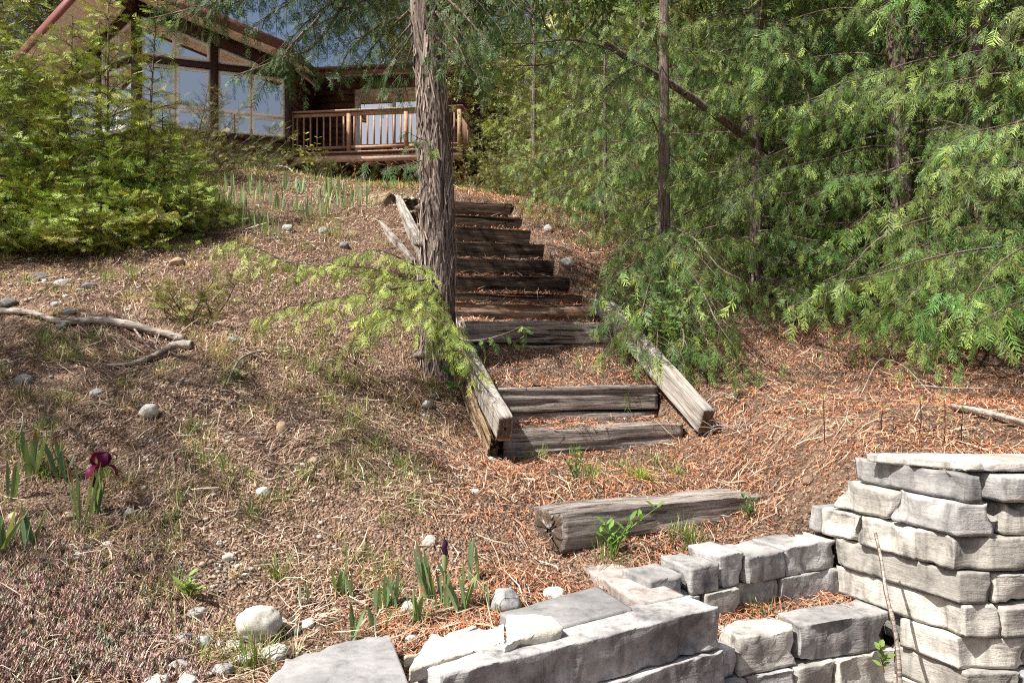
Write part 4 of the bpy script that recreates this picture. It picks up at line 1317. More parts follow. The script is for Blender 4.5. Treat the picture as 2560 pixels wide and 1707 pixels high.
def limb_path(p, az, ln, rise=.15, sag=.45, tip=.25, rg=None, n=7):
    s = np.linspace(0, 1, n)
    d = np.array([math.cos(az), math.sin(az), 0])
    wob = np.zeros((n, 3)) if rg is None else np.cumsum(rg.normal(size=(n, 3)) * .02 * ln, axis=0)
    return p + d * (s * ln)[:, None] + UP * (ln * (rise * s - sag * s ** 2 + tip * s ** 3))[:, None] + wob * s[:, None]

def trunk_mesh(pts, r0, r1, seed=0, N=150, M=40, amp=1.0, flare=.25, knots=()):
    c = bez(pts, N)
    t = np.linspace(0, 1, N)
    rad = r0 + (r1 - r0) * t ** .9
    L = np.linalg.norm(np.diff(c, axis=0), axis=1).sum()
    rad = rad * (1 + flare * np.exp(-t * L / .26))
    _, a, b = frames(c)
    th = np.linspace(0, 2 * np.pi, M, endpoint=False)
    T, TH_ = np.meshgrid(t * L, th, indexing='ij')
    cyl = np.stack([np.cos(TH_ + .25 * T) * 3.2, np.sin(TH_ + .25 * T) * 3.2, T * 1.3 + seed], -1)
    rd = 1 - 2 * np.abs(fbm(cyl * 1.6, 4, seed))
    d = amp * (.055 * rd + .05 * fbm(cyl * .6, 2, seed + 4) + .03 * fbm(cyl * np.array([5, 5, 2.]), 2, seed + 8))
    d += flare * .5 * np.exp(-T / .2) * np.cos(TH_ * 5 + seed) * .35
    for kz, ka, ks in knots:
        dist = ((T - kz) / (ks * .8)) ** 2 + (((TH_ - ka + np.pi) % (2 * np.pi) - np.pi) * r0 / ks) ** 2
        d += .34 * np.exp(-dist * 2.2) * (1 + .8 * fbm(cyl * 6, 2, seed + 2))
    r_ = rad[:, None] * (1 + d)
    V = c[:, None] + r_[..., None] * (np.cos(TH_)[..., None] * a[:, None] + np.sin(TH_)[..., None] * b[:, None])
    i = np.arange(N - 1)[:, None] * M
    j = np.arange(M)[None]
    k = (j + 1) % M
    q = np.stack([i + j, i + k, i + M + k, i + M + j], -1).reshape(-1, 4)
    return V.reshape(-1, 3), q

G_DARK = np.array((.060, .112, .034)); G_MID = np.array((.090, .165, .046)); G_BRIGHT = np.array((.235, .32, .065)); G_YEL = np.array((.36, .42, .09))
G_OLIVE = np.array((.165, .215, .045))

def tree(name, base, pts, r0, r1, label, cat, explicit=(), auto=None, col=G_MID, tipcol=None, level=1, seed=0, group=None, trunk_kw=None, gkw=None, exp_kw=None, col_e=None):
    rg = np.random.default_rng(seed)
    root = tag(empty(name, base), label, cat, group)
    V, q = trunk_mesh(pts, r0, r1, seed, **(trunk_kw or {}))
    tv, tq, off = [V], [q], len(V)
    buf, fol, fol_e, fol_h, fol_t = Buf(), Foliage(), Foliage(), Foliage(), Foliage()
    cl = bez(pts, 60)
    gkw = gkw or {}
    def limb_tube(path, r):
        nonlocal off
        c = bez(path, 14)
        V, q = tube(c, np.linspace(r, r * .22, 14), 6)
        tv.append(V); tq.append(q + off); off += len(V)
        return c
    for e in explicit:
        path, r = e[0], e[1]
        c = limb_tube(path, r)
        kw = dict(gkw); kw.update(exp_kw or {}); kw.update(e[2] if len(e) > 2 else {})
        tgt = fol_h if kw.pop('hi', False) else fol_e
        grow(c, tgt, buf, rg, kw.pop('col', col_e if col_e is not None else col), tipcol=kw.pop('tipcol', tipcol), **kw)
    if auto:
        z0, z1, n, lfun = auto['z0'], auto['z1'], auto['n'], auto['len']
        az = rg.uniform(0, 6.28)
        for k in range(n):
            f = (k + rg.uniform(0, 1)) / n
            f = f ** auto.get('pow', 1.0)
            h = z0 + (z1 - z0) * f
            zc = base[2] + h
            p = np.array([np.interp(zc, cl[:, 2], cl[:, j]) for j in range(3)])
            az += 2.39996 + rg.normal() * .25
            if 'avoid' in auto and auto['avoid'](az, h): continue
            ln = lfun(f) * rg.uniform(.75, 1.2)
            path = limb_path(p, az, ln, auto.get('rise', .15) + rg.normal() * .08, auto.get('sag', .5), auto.get('tip', .3), rg)
            c = limb_tube(path, max(.006, auto.get('r', .018) * ln / 1.5))
            kw = dict(gkw)
            tgt, cb = fol, col * np.array([rg.uniform(.8, 1.35), rg.uniform(.82, 1.2), rg.uniform(.75, 1.15)]) * rg.uniform(.82, 1.18)
            if 'thin' in auto and h > auto['thin']:
                kw['sec'] = kw.get('sec', .09) * 1.3; kw['gap'] = kw.get('gap', .05) * 1.6; kw['size'] = kw.get('size', .12) * auto.get('big', 2.0); kw['twigs'] = False
                tgt = fol_t
            grow(c, tgt, buf, rg, cb, tipcol=tipcol, **kw)
    mob('trunk', np.vstack(tv), np.vstack(tq), MAT['bark'], root, smooth=True)
    fol.flush(buf, level, seed)
    fol_e.flush(buf, level, seed + 1)
    fol_h.flush(buf, 2, seed + 2)
    fol_t.flush(buf, 0, seed + 3)
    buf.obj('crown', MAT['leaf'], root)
    return root

# --- the thick cedar beside the stairs
tb = np.array([-.50, 5.62, 0.0]); tb[2] = float(H(tb[0], tb[1])) - .22
tp = [tb, P(1093, 800, 5.62), P(1092, 650, 5.61), P(1092, 500, 5.60), P(1085, 320, 5.60), P(1075, 170, 5.6), P(1059, 0, 5.6), P(1045, -300, 5.62), P(1035, -900, 5.65)]
Yc = 5.6
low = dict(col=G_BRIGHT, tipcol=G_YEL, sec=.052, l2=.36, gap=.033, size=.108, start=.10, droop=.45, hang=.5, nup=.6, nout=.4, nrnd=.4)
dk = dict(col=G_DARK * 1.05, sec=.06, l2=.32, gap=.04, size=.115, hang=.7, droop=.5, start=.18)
E = [
    ([P(1075, 700, 5.5), P(1020, 700, 5.25), P(915, 668, 5.0), P(736, 659, 4.85), P(650, 622, 4.75), P(588, 600, 4.7)], .007, low),
    ([P(1075, 705, 5.5), P(1000, 720, 5.1), P(900, 735, 4.9), P(780, 755, 4.75), P(690, 775, 4.7), P(645, 790, 4.65)], .006, low),
    ([P(1080, 715, 5.48), P(1020, 750, 5.05), P(960, 790, 4.85), P(900, 840, 4.8), P(850, 880, 4.85)], .006, dict(low, col=G_OLIVE * 1.05)),
    ([P(1080, 690, 5.48), P(1010, 650, 5.2), P(940, 625, 5.1), P(860, 640, 5.0)], .008, low),
    ([P(1085, 720, 5.46), P(1060, 760, 4.95), P(1090, 800, 4.8), P(1137, 815, 4.75)], .006, dict(low, l2=.14)),
    ([P(1085, 735, 5.46), P(1010, 775, 4.9), P(960, 770, 4.8), P(905, 790, 4.7)], .008, low),
    ([P(1110, 790, 5.5), P(1150, 845, 5.0), P(1200, 850, 4.85), P(1260, 835, 4.8), P(1305, 815, 4.8)], .008, dict(low, col=G_MID * 1.3, tipcol=G_BRIGHT, l2=.16, sec=.09)),
    ([P(1105, 800, 5.5), P(1140, 860, 4.95), P(1175, 900, 4.75), P(1195, 925, 4.7)], .006, dict(low, l2=.14)),
    # boughs hanging in from above
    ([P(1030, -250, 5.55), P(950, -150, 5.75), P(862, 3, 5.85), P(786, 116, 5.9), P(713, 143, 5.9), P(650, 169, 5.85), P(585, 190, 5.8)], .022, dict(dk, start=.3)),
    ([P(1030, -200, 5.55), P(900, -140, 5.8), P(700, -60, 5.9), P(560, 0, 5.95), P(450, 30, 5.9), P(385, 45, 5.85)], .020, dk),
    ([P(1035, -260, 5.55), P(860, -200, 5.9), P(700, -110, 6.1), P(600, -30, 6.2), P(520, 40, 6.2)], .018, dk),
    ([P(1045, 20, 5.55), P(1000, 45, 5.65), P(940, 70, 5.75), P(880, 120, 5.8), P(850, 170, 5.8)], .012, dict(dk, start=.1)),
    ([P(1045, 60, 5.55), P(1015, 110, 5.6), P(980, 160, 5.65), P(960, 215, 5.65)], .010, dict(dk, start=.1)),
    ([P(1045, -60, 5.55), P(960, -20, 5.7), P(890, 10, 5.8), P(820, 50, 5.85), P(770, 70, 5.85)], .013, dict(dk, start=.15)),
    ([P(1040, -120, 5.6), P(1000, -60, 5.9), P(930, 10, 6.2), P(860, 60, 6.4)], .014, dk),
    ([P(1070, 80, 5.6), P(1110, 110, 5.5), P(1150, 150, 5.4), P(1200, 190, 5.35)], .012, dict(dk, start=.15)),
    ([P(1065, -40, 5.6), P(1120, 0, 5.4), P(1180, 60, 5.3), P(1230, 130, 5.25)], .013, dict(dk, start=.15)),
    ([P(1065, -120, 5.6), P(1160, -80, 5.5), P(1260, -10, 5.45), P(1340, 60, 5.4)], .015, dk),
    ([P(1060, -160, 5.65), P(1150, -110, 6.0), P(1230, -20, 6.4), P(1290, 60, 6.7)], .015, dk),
    ([P(1070, 355, 5.5), P(1060, 350, 5.3), P(1045, 345, 5.2), P(1020, 330, 5.15)], .005, dict(dk, sec=.05, l2=.12, size=.08)),
    ([P(1085, 375, 5.46), P(1082, 370, 5.36), P(1078, 378, 5.3)], .004, dict(low, sec=.04, l2=.07, size=.075)),
    ([P(1060, 400, 5.55), P(1000, 415, 5.2), P(960, 412, 5.05), P(920, 405, 5.0)], .005, dict(dk, l2=.14)),
]
rgl = np.random.default_rng(77)
for k in range(11):                                     # boughs above the picture that shade the upper steps
    az = R(rgl.uniform(112, 178)); zz = EYE + 2.75 + k * .17
    p0 = np.array([np.interp(zz, bez(tp, 80)[:, 2], bez(tp, 80)[:, j]) for j in range(3)])
    E.append((limb_path(p0, az, rgl.uniform(1.7, 2.4), .25, .4, .15, rgl), .022, dict(sec=.09, l2=.5, gap=.055, size=.17, hang=.4, droop=.4, start=.25)))
for (x0, y0, x1, y1, Yd) in [(1000, -120, 540, 30, 6.0), (900, -140, 430, 70, 5.9), (920, -80, 620, 80, 6.0), (930, -60, 700, 130, 6.0), (800, 40, 690, 200, 5.9), (760, 80, 650, 230, 5.85), (860, -120, 400, 20, 6.1), (1020, 30, 900, 170, 5.9), (1030, 60, 930, 200, 5.8),
                             (1090, 30, 1170, 170, 5.3), (1085, -80, 1240, 60, 5.5), (1085, 0, 1215, 200, 5.5), (1040, 90, 1000, 230, 5.7), (1000, -150, 820, 0, 6.0), (1080, -150, 1330, 30, 5.9)]:
    E.append(([P(x0, y0, 5.55), P(x0 * .65 + x1 * .35, y0 * .72 + y1 * .28, 5.55 * .6 + Yd * .4), P(x0 * .3 + x1 * .7, y0 * .4 + y1 * .6, 5.55 * .25 + Yd * .75), P(x1, y1, Yd)], .010, dict(dk, start=.15)))
tree('cedar_tree', tb, tp, .135, .075, 'cedar with thick shaggy grey trunk standing just left of the timber stairs', 'tree', E,
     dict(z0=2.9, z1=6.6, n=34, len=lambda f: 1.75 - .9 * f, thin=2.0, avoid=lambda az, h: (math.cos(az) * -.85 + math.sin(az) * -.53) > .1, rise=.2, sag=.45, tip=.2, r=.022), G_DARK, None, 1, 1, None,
     dict(N=260, M=72, amp=1.6, flare=.45, knots=[(.62, 4.4, .06), (.95, 4.9, .07), (1.22, 4.2, .07), (1.50, 5.2, .06), (1.72, 4.4, .07), (1.92, 5.0, .06), (2.25, 4.6, .06), (.35, 5.3, .06), (2.5, 5.2, .06)]),
     dict(sec=.10, l2=.40, gap=.055, size=.13, hang=.6, droop=.5))
# loose shaggy bark strips on that trunk
strip = Buf()
rg = np.random.default_rng(21)
cl = bez(tp, 200)
for k in range(420):
    z = rg.uniform(tb[2] + .05, EYE + 2.2)
    c = np.array([np.interp(z, cl[:, 2], cl[:, j]) for j in range(3)])
    az = rg.uniform(math.pi * .95, math.pi * 2.05)
    r_ = .142 - .045 * (z - tb[2]) / 3.0 + .006 + .05 * math.exp(-(z - tb[2]) / .16)
    d = np.array([math.cos(az), math.sin(az), 0]); tg = np.array([-d[1], d[0], 0])
    ln, w = rg.uniform(.05, .24), rg.uniform(.002, .0065)
    sk = rg.normal() * .18
    pts = [c + d * (r_ + o) + UP * (ln * s) + tg * sk * ln * s for s, o in ((0, rg.uniform(.0, .022)), (.5, .004), (1, rg.uniform(-.002, .010)))]
    V = np.array([p + tg * w * e for p in pts for e in (-1, 1)])
    cc = np.array((.30, .245, .215)) * rg.uniform(.4, 1.45)
    strip.add(V, np.array([[0, 1, 3, 2], [2, 3, 5, 4]]), cc)
st_o = strip.obj('bark_strips', MAT['litter'], bpy.data.objects['cedar_tree'])
st_o['kind'] = 'stuff'

# --- cedars on the right
def gz_at(x, y): return np.array([x, y, float(H(x, y)) - .14])
def rcedar(name, x, y, h, r, label, n, ln, z0, seed, col=G_MID, lean=(0, 0), level=1, gk=None, top=np.array((.22, .30, .075)), explicit=(), thin=3.7, group='cedars right of the stairs', sag=.55, cat='tree'):
    b = gz_at(x, y)
    pts = [b, b + np.array([lean[0] * .3, lean[1] * .3, h * .3]), b + np.array([lean[0] * .65, lean[1] * .65, h * .65]), b + np.array([lean[0], lean[1], h])]
    return tree(name, b, pts, r, r * .35, label, cat, explicit,
                dict(z0=z0, z1=h * .97, n=n, len=ln, thin=thin, rise=.12, sag=sag, tip=.22, pow=1.6, r=.011), col, top, level, seed, group,
                dict(N=90, M=28, flare=.25), gk or dict(sec=.085, l2=.46, gap=.060, size=.155, hang=.85, droop=.6, start=.15))
rcedar('cedar_tree', 1.335, 7.0, 6.2, .058, 'slender cedar with thin straight bare trunk right of the stairs', 9, lambda f: .75 - .3 * f, 1.3, 2, G_MID,
       explicit=[([P(1655, 690, 6.95), P(1600, 720, 6.2), P(1560, 760, 5.8), P(1510, 800, 5.6)], .007),
                 ([P(1650, 640, 6.95), P(1600, 650, 6.3), P(1540, 690, 5.9), P(1500, 740, 5.8)], .007),
                 ([P(1668, 700, 6.95), P(1690, 760, 6.1), P(1710, 840, 5.7), P(1700, 890, 5.6)], .010),
                 ([P(1640, 560, 6.95), P(1580, 590, 6.4), P(1540, 640, 6.2)], .008),
                 ([P(1668, 560, 6.95), P(1740, 600, 6.2), P(1800, 670, 5.9), P(1860, 700, 5.8)], .010, dict(tipcol=G_BRIGHT)),
                 ([P(1668, 620, 6.95), P(1740, 700, 6.1), P(1790, 800, 5.7), P(1830, 860, 5.6)], .010),
                 ([P(1645, 330, 6.95), P(1610, 250, 6.4), P(1620, 240, 6.1), P(1590, 280, 6.0)], .007),
                 ([P(1645, 150, 6.95), P(1640, 70, 6.4), P(1660, 50, 6.2), P(1670, 90, 6.1)], .007)]
       + [([P(1655, y0, 6.95), P(1655 * .5 + x1 * .5, (y0 + y1) / 2 - 25, 6.3), P(1655 * .15 + x1 * .85, y1 - 25, Yd + .1), P(x1, y1, Yd)], .007, dict(sec=.06, tipcol=G_BRIGHT * .8))
          for y0, x1, y1, Yd in [(600, 1530, 650, 6.2), (640, 1520, 720, 6.0), (690, 1560, 850, 5.6), (710, 1640, 890, 5.5), (650, 1600, 790, 5.7), (700, 1720, 870, 5.6), (680, 1790, 880, 5.7), (640, 1830, 820, 5.7), (600, 1800, 700, 5.9)]])
rcedar('cedar_tree', 1.05, 9.0, 2.7, .03, 'low dark cedar beside the upper right step ends', 46, lambda f: 1.05 - .5 * f, .15, 13, G_MID * .9)
rcedar('cedar_tree', 2.45, 8.0, 6.5, .065, 'leafy cedar filling the gap behind the slender trunk', 72, lambda f: 1.6 - 1.1 * f, .25, 3, G_MID,
       explicit=[([P(1890, 360, 8.0), P(1700, 225, 7.6), P(1540, 127, 7.1), P(1400, 0, 6.7), P(1340, -80, 6.5)], .045, dict(start=.5)),
                 ([P(1540, 127, 7.1), P(1430, 100, 6.6), P(1320, 110, 6.4), P(1200, 108, 6.2)], .011, dict(hang=.9)),
                 ([P(1480, 60, 6.9), P(1400, 150, 6.5), P(1300, 165, 6.3), P(1230, 168, 6.2)], .010, dict(hang=.9)),
                 ([P(1600, 160, 7.3), P(1540, 200, 6.6), P(1500, 260, 6.4), P(1420, 300, 6.3)], .010, dict(hang=.9))]
       + [(limb_path(np.array([2.45, 8.0, EYE + 4.4 + .16 * k]), R(150 + 6 * ((k * 5) % 13)), 2.1 + .12 * (k % 6), .15, .25, .1, np.random.default_rng(500 + k)), .03,
           dict(size=.24, gap=.08, sec=.11, l2=.7, start=.15, twigs=False)) for k in range(13)])
rcedar('cedar_tree', 3.62, 7.4, 6.8, .13, 'cedar whose reddish trunk shows between the right hand branches', 84, lambda f: 1.8 - 1.3 * f, .6, 4, G_MID, (-.1, 0))
rcedar('cedar_tree', 4.05, 6.9, 6.6, .14, 'cedar with dark trunk base behind the lowest right branches', 88, lambda f: 1.85 - 1.35 * f, .7, 5, G_MID * 1.05)
rcedar('cedar_tree', 4.15, 5.95, 6.0, .12, 'nearest cedar cut by the right edge of the picture', 78, lambda f: 1.6 - 1.1 * f, .75, 6, G_MID * 1.1)
rcedar('cedar_tree', 2.02, 10.6, 6.5, .08, 'cedar behind the top of the stairs with drooping dark boughs', 56, lambda f: 1.5 - .6 * f, .2, 7, G_OLIVE * .8, level=1, gk=dict(sec=.11, l2=.5, gap=.07, size=.18, hang=.7, droop=.5))
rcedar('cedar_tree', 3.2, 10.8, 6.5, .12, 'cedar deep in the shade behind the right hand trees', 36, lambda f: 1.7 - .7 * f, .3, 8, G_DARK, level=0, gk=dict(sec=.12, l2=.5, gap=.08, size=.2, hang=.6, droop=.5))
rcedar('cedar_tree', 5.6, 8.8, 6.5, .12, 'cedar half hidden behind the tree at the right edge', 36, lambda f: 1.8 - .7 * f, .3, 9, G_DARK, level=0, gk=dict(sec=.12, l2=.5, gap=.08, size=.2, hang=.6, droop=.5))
rcedar('cedar_tree', .35, 12.6, 3.0, .05, 'bright bushy young cedar beside the house end wall', 34, lambda f: 1.0 - .5 * f, .1, 10, G_OLIVE * 1.2, level=1, gk=dict(sec=.10, l2=.34, gap=.07, size=.17, hang=.3, droop=.3), sag=.3)
rcedar('cedar_tree', 1.9, 14.5, 5.5, .07, 'pale green sunlit tree behind the upper steps', 34, lambda f: 1.5 - .6 * f, .2, 12, G_OLIVE * 1.35, level=0, gk=dict(sec=.13, l2=.5, gap=.09, size=.24, hang=.2, droop=.3), sag=.2, group='trees beyond the cedars')

# --- young cedars on the left
def sapling(px, py, h, seed, label, n=44, ln=.55, col=G_OLIVE * 1.5, tip=G_BRIGHT * 1.25, Y=None):
    b = G(px, py) if Y is None else P(px, py, Y)
    b = gz_at(b[0], b[1])
    rgs = np.random.default_rng(seed)
    l = rgs.normal(size=2) * .06
    pts = [b, b + np.array([l[0], l[1], h * .35]), b + np.array([l[0] * 1.5, l[1], h * .7]), b + np.array([l[0] * 2, l[1], h])]
    tree('young_cedar', b, pts, .016, .004, label, 'tree', (), dict(z0=.02, z1=h * .98, n=n, len=lambda f: ln * max(.16, 1.12 - (.72 if px < 120 else 1.0 if px < 300 else 1.2) * f), rise=.55, sag=.35, tip=.1, r=.008, pow=1.4),
         col, tip, 1, seed, 'young cedars below the prow windows', dict(N=40, M=8, flare=.1), dict(sec=.052, l2=.26, gap=.044, size=.112, hang=-.05, droop=.1, start=.06, nup=.25, nout=.5, nrnd=.7))
for i, (px, py, h, n, ln, lab) in enumerate([
        (20, 600, 2.3, 60, .75, 'young cedar cut by the left edge of the picture'), (95, 605, 1.75, 52, .65, 'bushy young cedar second from the left edge'),
        (180, 595, 2.05, 52, .65, 'young cedar with one tall bare leader left of the group middle'), (258, 590, 2.35, 54, .65, 'tallest young cedar in the middle of the group'),
        (345, 585, 2.3, 48, .58, 'young cedar with thin leader crossing the corner post of the house'), (425, 575, 1.2, 46, .52, 'low young cedar at the right end of the group'),
        (300, 605, .95, 44, .60, 'short dense young cedar in front of the tall ones'), (120, 618, .85, 44, .62, 'short dense young cedar at the front left of the group'),
        (470, 540, .95, 36, .42, 'small young cedar next to the iris patch'), (-50, 640, 1.6, 44, .65, 'young cedar mostly outside the left edge'), (215, 625, .75, 40, .58, 'lowest leafy young cedar at the foot of the group')]):
    sapling(px, py, h, 40 + i, lab, int(n * 1.15), ln)
# junipers behind them
def juniper(px, py, Y, seed, label, n=26, ln=1.2, col=np.array((.10, .125, .035)), bias=(0.7, 0, .55)):
    rgs = np.random.default_rng(seed)
    b = P(px, py, Y); b = gz_at(b[0], b[1])
    E_ = []
    for k in range(n):
        d = unit(np.array(bias) * rgs.uniform(.2, 1.1) + rgs.normal(size=3) * np.array([.6, .5, .22]))
        d[2] = abs(d[2]) + .05
        l_ = ln * rgs.uniform(.5, 1.1)
        E_.append(([b + rgs.normal(size=3) * .05, b + d * l_ * .5 + rgs.normal(size=3) * .04, b + d * l_ + UP * .06 * l_], .010))
    tree('juniper_shrub', b, [b, b + UP * .15, b + UP * .3 + np.array([.05, 0, 0])], .03, .015, label, 'shrub', E_, None, col, np.array((.22, .19, .05)), 1, seed, None,
         dict(N=12, M=8), dict(sec=.06, l2=.22, gap=.05, size=.10, hang=-.2, droop=-.1, start=.1))
juniper(470, 420, 9.4, 61, 'spreading juniper with brownish tips right of the young cedars', 34, 1.15)
juniper(575, 410, 11.5, 62, 'low dark juniper below the prow windows', 24, 1.1, np.array((.06, .095, .02)))
juniper(640, 420, 13.5, 63, 'straggly juniper near the corner of the balcony', 16, .8)
juniper(800, 425, 14.0, 64, 'small spiky juniper below the balcony', 14, .6, bias=(.2, 0, .9))
juniper(870, 430, 15.0, 65, 'tiny juniper seedling below the balcony joists', 10, .5, bias=(.1, 0, .8))
juniper(1180, 455, 13.0, 66, 'sunlit low shrub at the foot of the downpipe', 22, .7, np.array((.17, .17, .06)), bias=(0, 0, .6))
juniper(1280, 480, 12.0, 67, 'pale scrubby bush above the top step', 22, .7, np.array((.17, .17, .06)), bias=(0, 0, .6))

# --- trees far behind the house
def far_mesh(kind, seed):
    rg = np.random.default_rng(seed)
    fol, buf = Foliage(), Buf()
    n = 4200
    cl_ = []
    for k in range(90):
        if kind == 'pine':
            h = rg.uniform(.12, 1); r_ = .30 * (1.05 - h) ** .8 * math.sqrt(rg.uniform(.15, 1)); a = rg.uniform(0, 6.28)
            cl_.append((r_ * math.cos(a), r_ * math.sin(a), h, .05))
        else:
            v = rg.normal(size=3); v /= np.linalg.norm(v); v *= rg.uniform(.4, 1) ** .5
            cl_.append((v[0] * .34, v[1] * .34, .55 + v[2] * .42, .075))
    cl_ = np.array(cl_)
    for k in range(n):
        c = cl_[rg.integers(len(cl_))]
        p = c[:3] + rg.normal(size=3) * c[3] * np.array([1, 1, .6])
        out = unit(np.array([p[0], p[1], .15]))
        b = rg.uniform(.6, 1.35)
        fol.add(p, out + rg.normal(size=3) * .6, UP * .6 + rg.normal(size=3) * .7, rg.uniform(.022, .045), np.ones(3) * b)
    base = np.array((.135, .155, .045)) if kind == 'pine' else np.array((.165, .185, .06))
    fol.c = [c * base for c in fol.c]
    fol.flush(buf, 0, seed)
    V, T, C = buf.arrays()
    crown = npmesh('crown', V, T, MAT['leaf'], C)
    tp_ = [np.array([0, 0, -.02]), np.array([.005, 0, .3]), np.array([-.005, .004, .6]), np.array([0, 0, .92])]
    V, q = trunk_mesh(tp_, .016, .004, seed, 20, 10)
    tv, tq, off = [V], [q], len(V)
    for c in cl_[::3]:
        z0 = max(.1, c[2] - .12)
        V, q = tube(bez([np.array([0, 0, z0]), np.array([c[0] * .5, c[1] * .5, (z0 + c[2]) / 2 + .01]), c[:3]], 5), np.linspace(.005, .0012, 5), 4)
        tv.append(V); tq.append(q + off); off += len(V)
    return crown, npmesh('trunk', np.vstack(tv), np.vstack(tq), MAT['bark'], smooth=True)
FAR = {'pine': [far_mesh('pine', 71), far_mesh('pine', 72)], 'broad': [far_mesh('broad', 73), far_mesh('broad', 74)]}
def far_tree(x, y, h, kind, label, group, wid=1.0, i=0):
    b = np.array([x, y, float(H(x, y)) - .1])
    rgs = np.random.default_rng(int(abs(x) * 31 + y * 7))
    root = tag(empty('pine_tree' if kind == 'pine' else 'broadleaf_tree', b), label, 'tree', group)
    root.scale = (h * wid, h * wid, h)
    root.rotation_euler = (0, 0, rgs.uniform(0, 6.28))
    for nm, me in zip(('crown', 'trunk'), FAR[kind][i % 2]):
        o = bpy.data.objects.new(nm, me); COL.objects.link(o); o.parent = root
gb_ = 'trees standing behind the house'
for i, (x, y, h, k, w, lab) in enumerate([
        (-17.5, 30, 12.5, 'broad', 1.3, 'leafy tree behind the left roof slope'), (-19.5, 27, 12, 'broad', 1.3, 'leafy tree at the upper left corner'), (-15.6, 28, 11, 'broad', 1.2, 'dense leafy tree just above the left eave'), (-22, 33, 14, 'pine', 1.2, 'tall conifer at the upper left corner behind the roof'), (-15, 34, 11, 'pine', 1.1, 'conifer hidden behind the prow roof'),
        (-5.6, 37, 9.0, 'pine', 1.15, 'yellowish conifer above the balcony roof'), (-3.4, 44, 12, 'pine', 1.0, 'tall thin conifer behind the thick trunk'),
        (-.3, 34, 6.2, 'pine', 1.2, 'conifer rising right of the thick trunk'), (2.2, 30, 12, 'broad', 1.1, 'sunny leafy tree behind the house end')]):
    far_tree(x, y, h, k, lab, gb_, w, i)
gr_ = 'sunlit trees behind the cedars'
for i, (x, y, h, k, w, lab) in enumerate([
        (1.4, 19, 7.5, 'broad', 1.1, 'pale leafy tree seen through the gap above the stairs'), (3.6, 17.5, 7, 'broad', 1.1, 'yellow green tree glimpsed beside the slender trunk'), (6.0, 18, 8, 'broad', 1.1, 'yellow green tree glimpsed through the cedar branches'),
        (4.8, 24, 10, 'pine', 1.3, 'conifer far behind the slender trunk'), (9, 19, 8.5, 'pine', 1.3, 'conifer hidden behind the right hand cedars'), (9.5, 26, 11, 'broad', 1.1, 'tall leafy tree far behind the right cedars'),
        (13, 22, 10, 'broad', 1.1, 'leafy tree far behind at the right edge'), (8, 13, 6.5, 'broad', 1.0, 'leafy tree in the shade behind the right edge cedar'), (0.7, 26, 10, 'broad', 1.1, 'sunny tree beside the far end of the house')]):
    far_tree(x, y, h, k, lab, gr_, w, i)

# copies of the cedars deeper in the stand, and shrubs under them
def copy_tree(src, loc, rz, k, label, group):
    r_ = src.copy(); COL.objects.link(r_)
    r_.location = loc; r_.rotation_euler = (0, 0, rz); r_.scale = (k, k, k)
    tag(r_, label, 'tree', group)
    for ch in src.children:
        c = ch.copy(); COL.objects.link(c); c.parent = r_
    return r_
by_label = {o['label']: o for o in bpy.data.objects if 'label' in o}
src1 = by_label['leafy cedar filling the gap behind the slender trunk']
src2 = by_label['cedar with dark trunk base behind the lowest right branches']
for i, (x, y, k, lab) in enumerate([(3.0, 9.5, .95, 'shaded cedar just behind the reddish trunk'), (4.7, 9.3, 1.0, 'shaded cedar behind the dark trunk base'), (2.0, 12.4, 1.0, 'cedar in the middle distance behind the slender trunk'),
                                    (6.4, 7.2, 1.0, 'cedar beyond the right edge casting shade'), (-5.5, 3.5, .92, 'cedar beyond the left edge casting shade on the slope'), (3.9, 12.3, 1.05, 'cedar in the dim middle of the stand'), (5.5, 11.4, 1.05, 'cedar far back in the right hand stand'), (7.6, 10.0, 1.1, 'outermost cedar behind the right edge')]):
    copy_tree((src1, src2)[i % 2], gz_at(x, y), i * 1.9 + .7, k, lab, 'cedars deep in the right hand stand')
def shrub(x, y, h, w, lab, i):
    b = np.array([x, y, float(H(x, y)) - h * .22])
    root = tag(empty('shrub', b), lab, 'shrub', 'undergrowth between the cedars')
    root.scale = (h * w, h * w, h); root.rotation_euler = (0, 0, i * 1.7)
    for nm, me in zip(('crown', 'stem'), FAR['broad'][i % 2]):
        o = bpy.data.objects.new(nm, me); COL.objects.link(o); o.parent = root
for i, (x, y, h, w, lab) in enumerate([(.75, 11.6, 1.8, 1.3, 'light green shrub right of the top step'), (2.5, 10.9, 2.2, 1.2, 'shrub seen left of the slender trunk'), 
                                       (2.1, 13.6, 2.6, 1.3, 'tall shrub behind the upper steps'),
                                       (4.3, 14.4, 3.0, 1.3, 'sunlit shrub deep between the cedars'), (6.3, 13.0, 3.0, 1.3, 'sunlit shrub deep at the right'), (.4, 16, 2.6, 1.3, 'shrub against the end wall of the house'), (8.5, 15, 3.5, 1.3, 'big shrub far behind the right edge'),
                                       (3.2, 19, 4, 1.3, 'big shrub on the far slope'), (7, 21, 4.5, 1.3, 'big shrub on the far right slope'), (11, 17, 4, 1.3, 'big shrub beyond the right edge'), (1.5, 23, 4.5, 1.3, 'big shrub behind the house corner')]):
    shrub(x, y, h, w, lab, i)
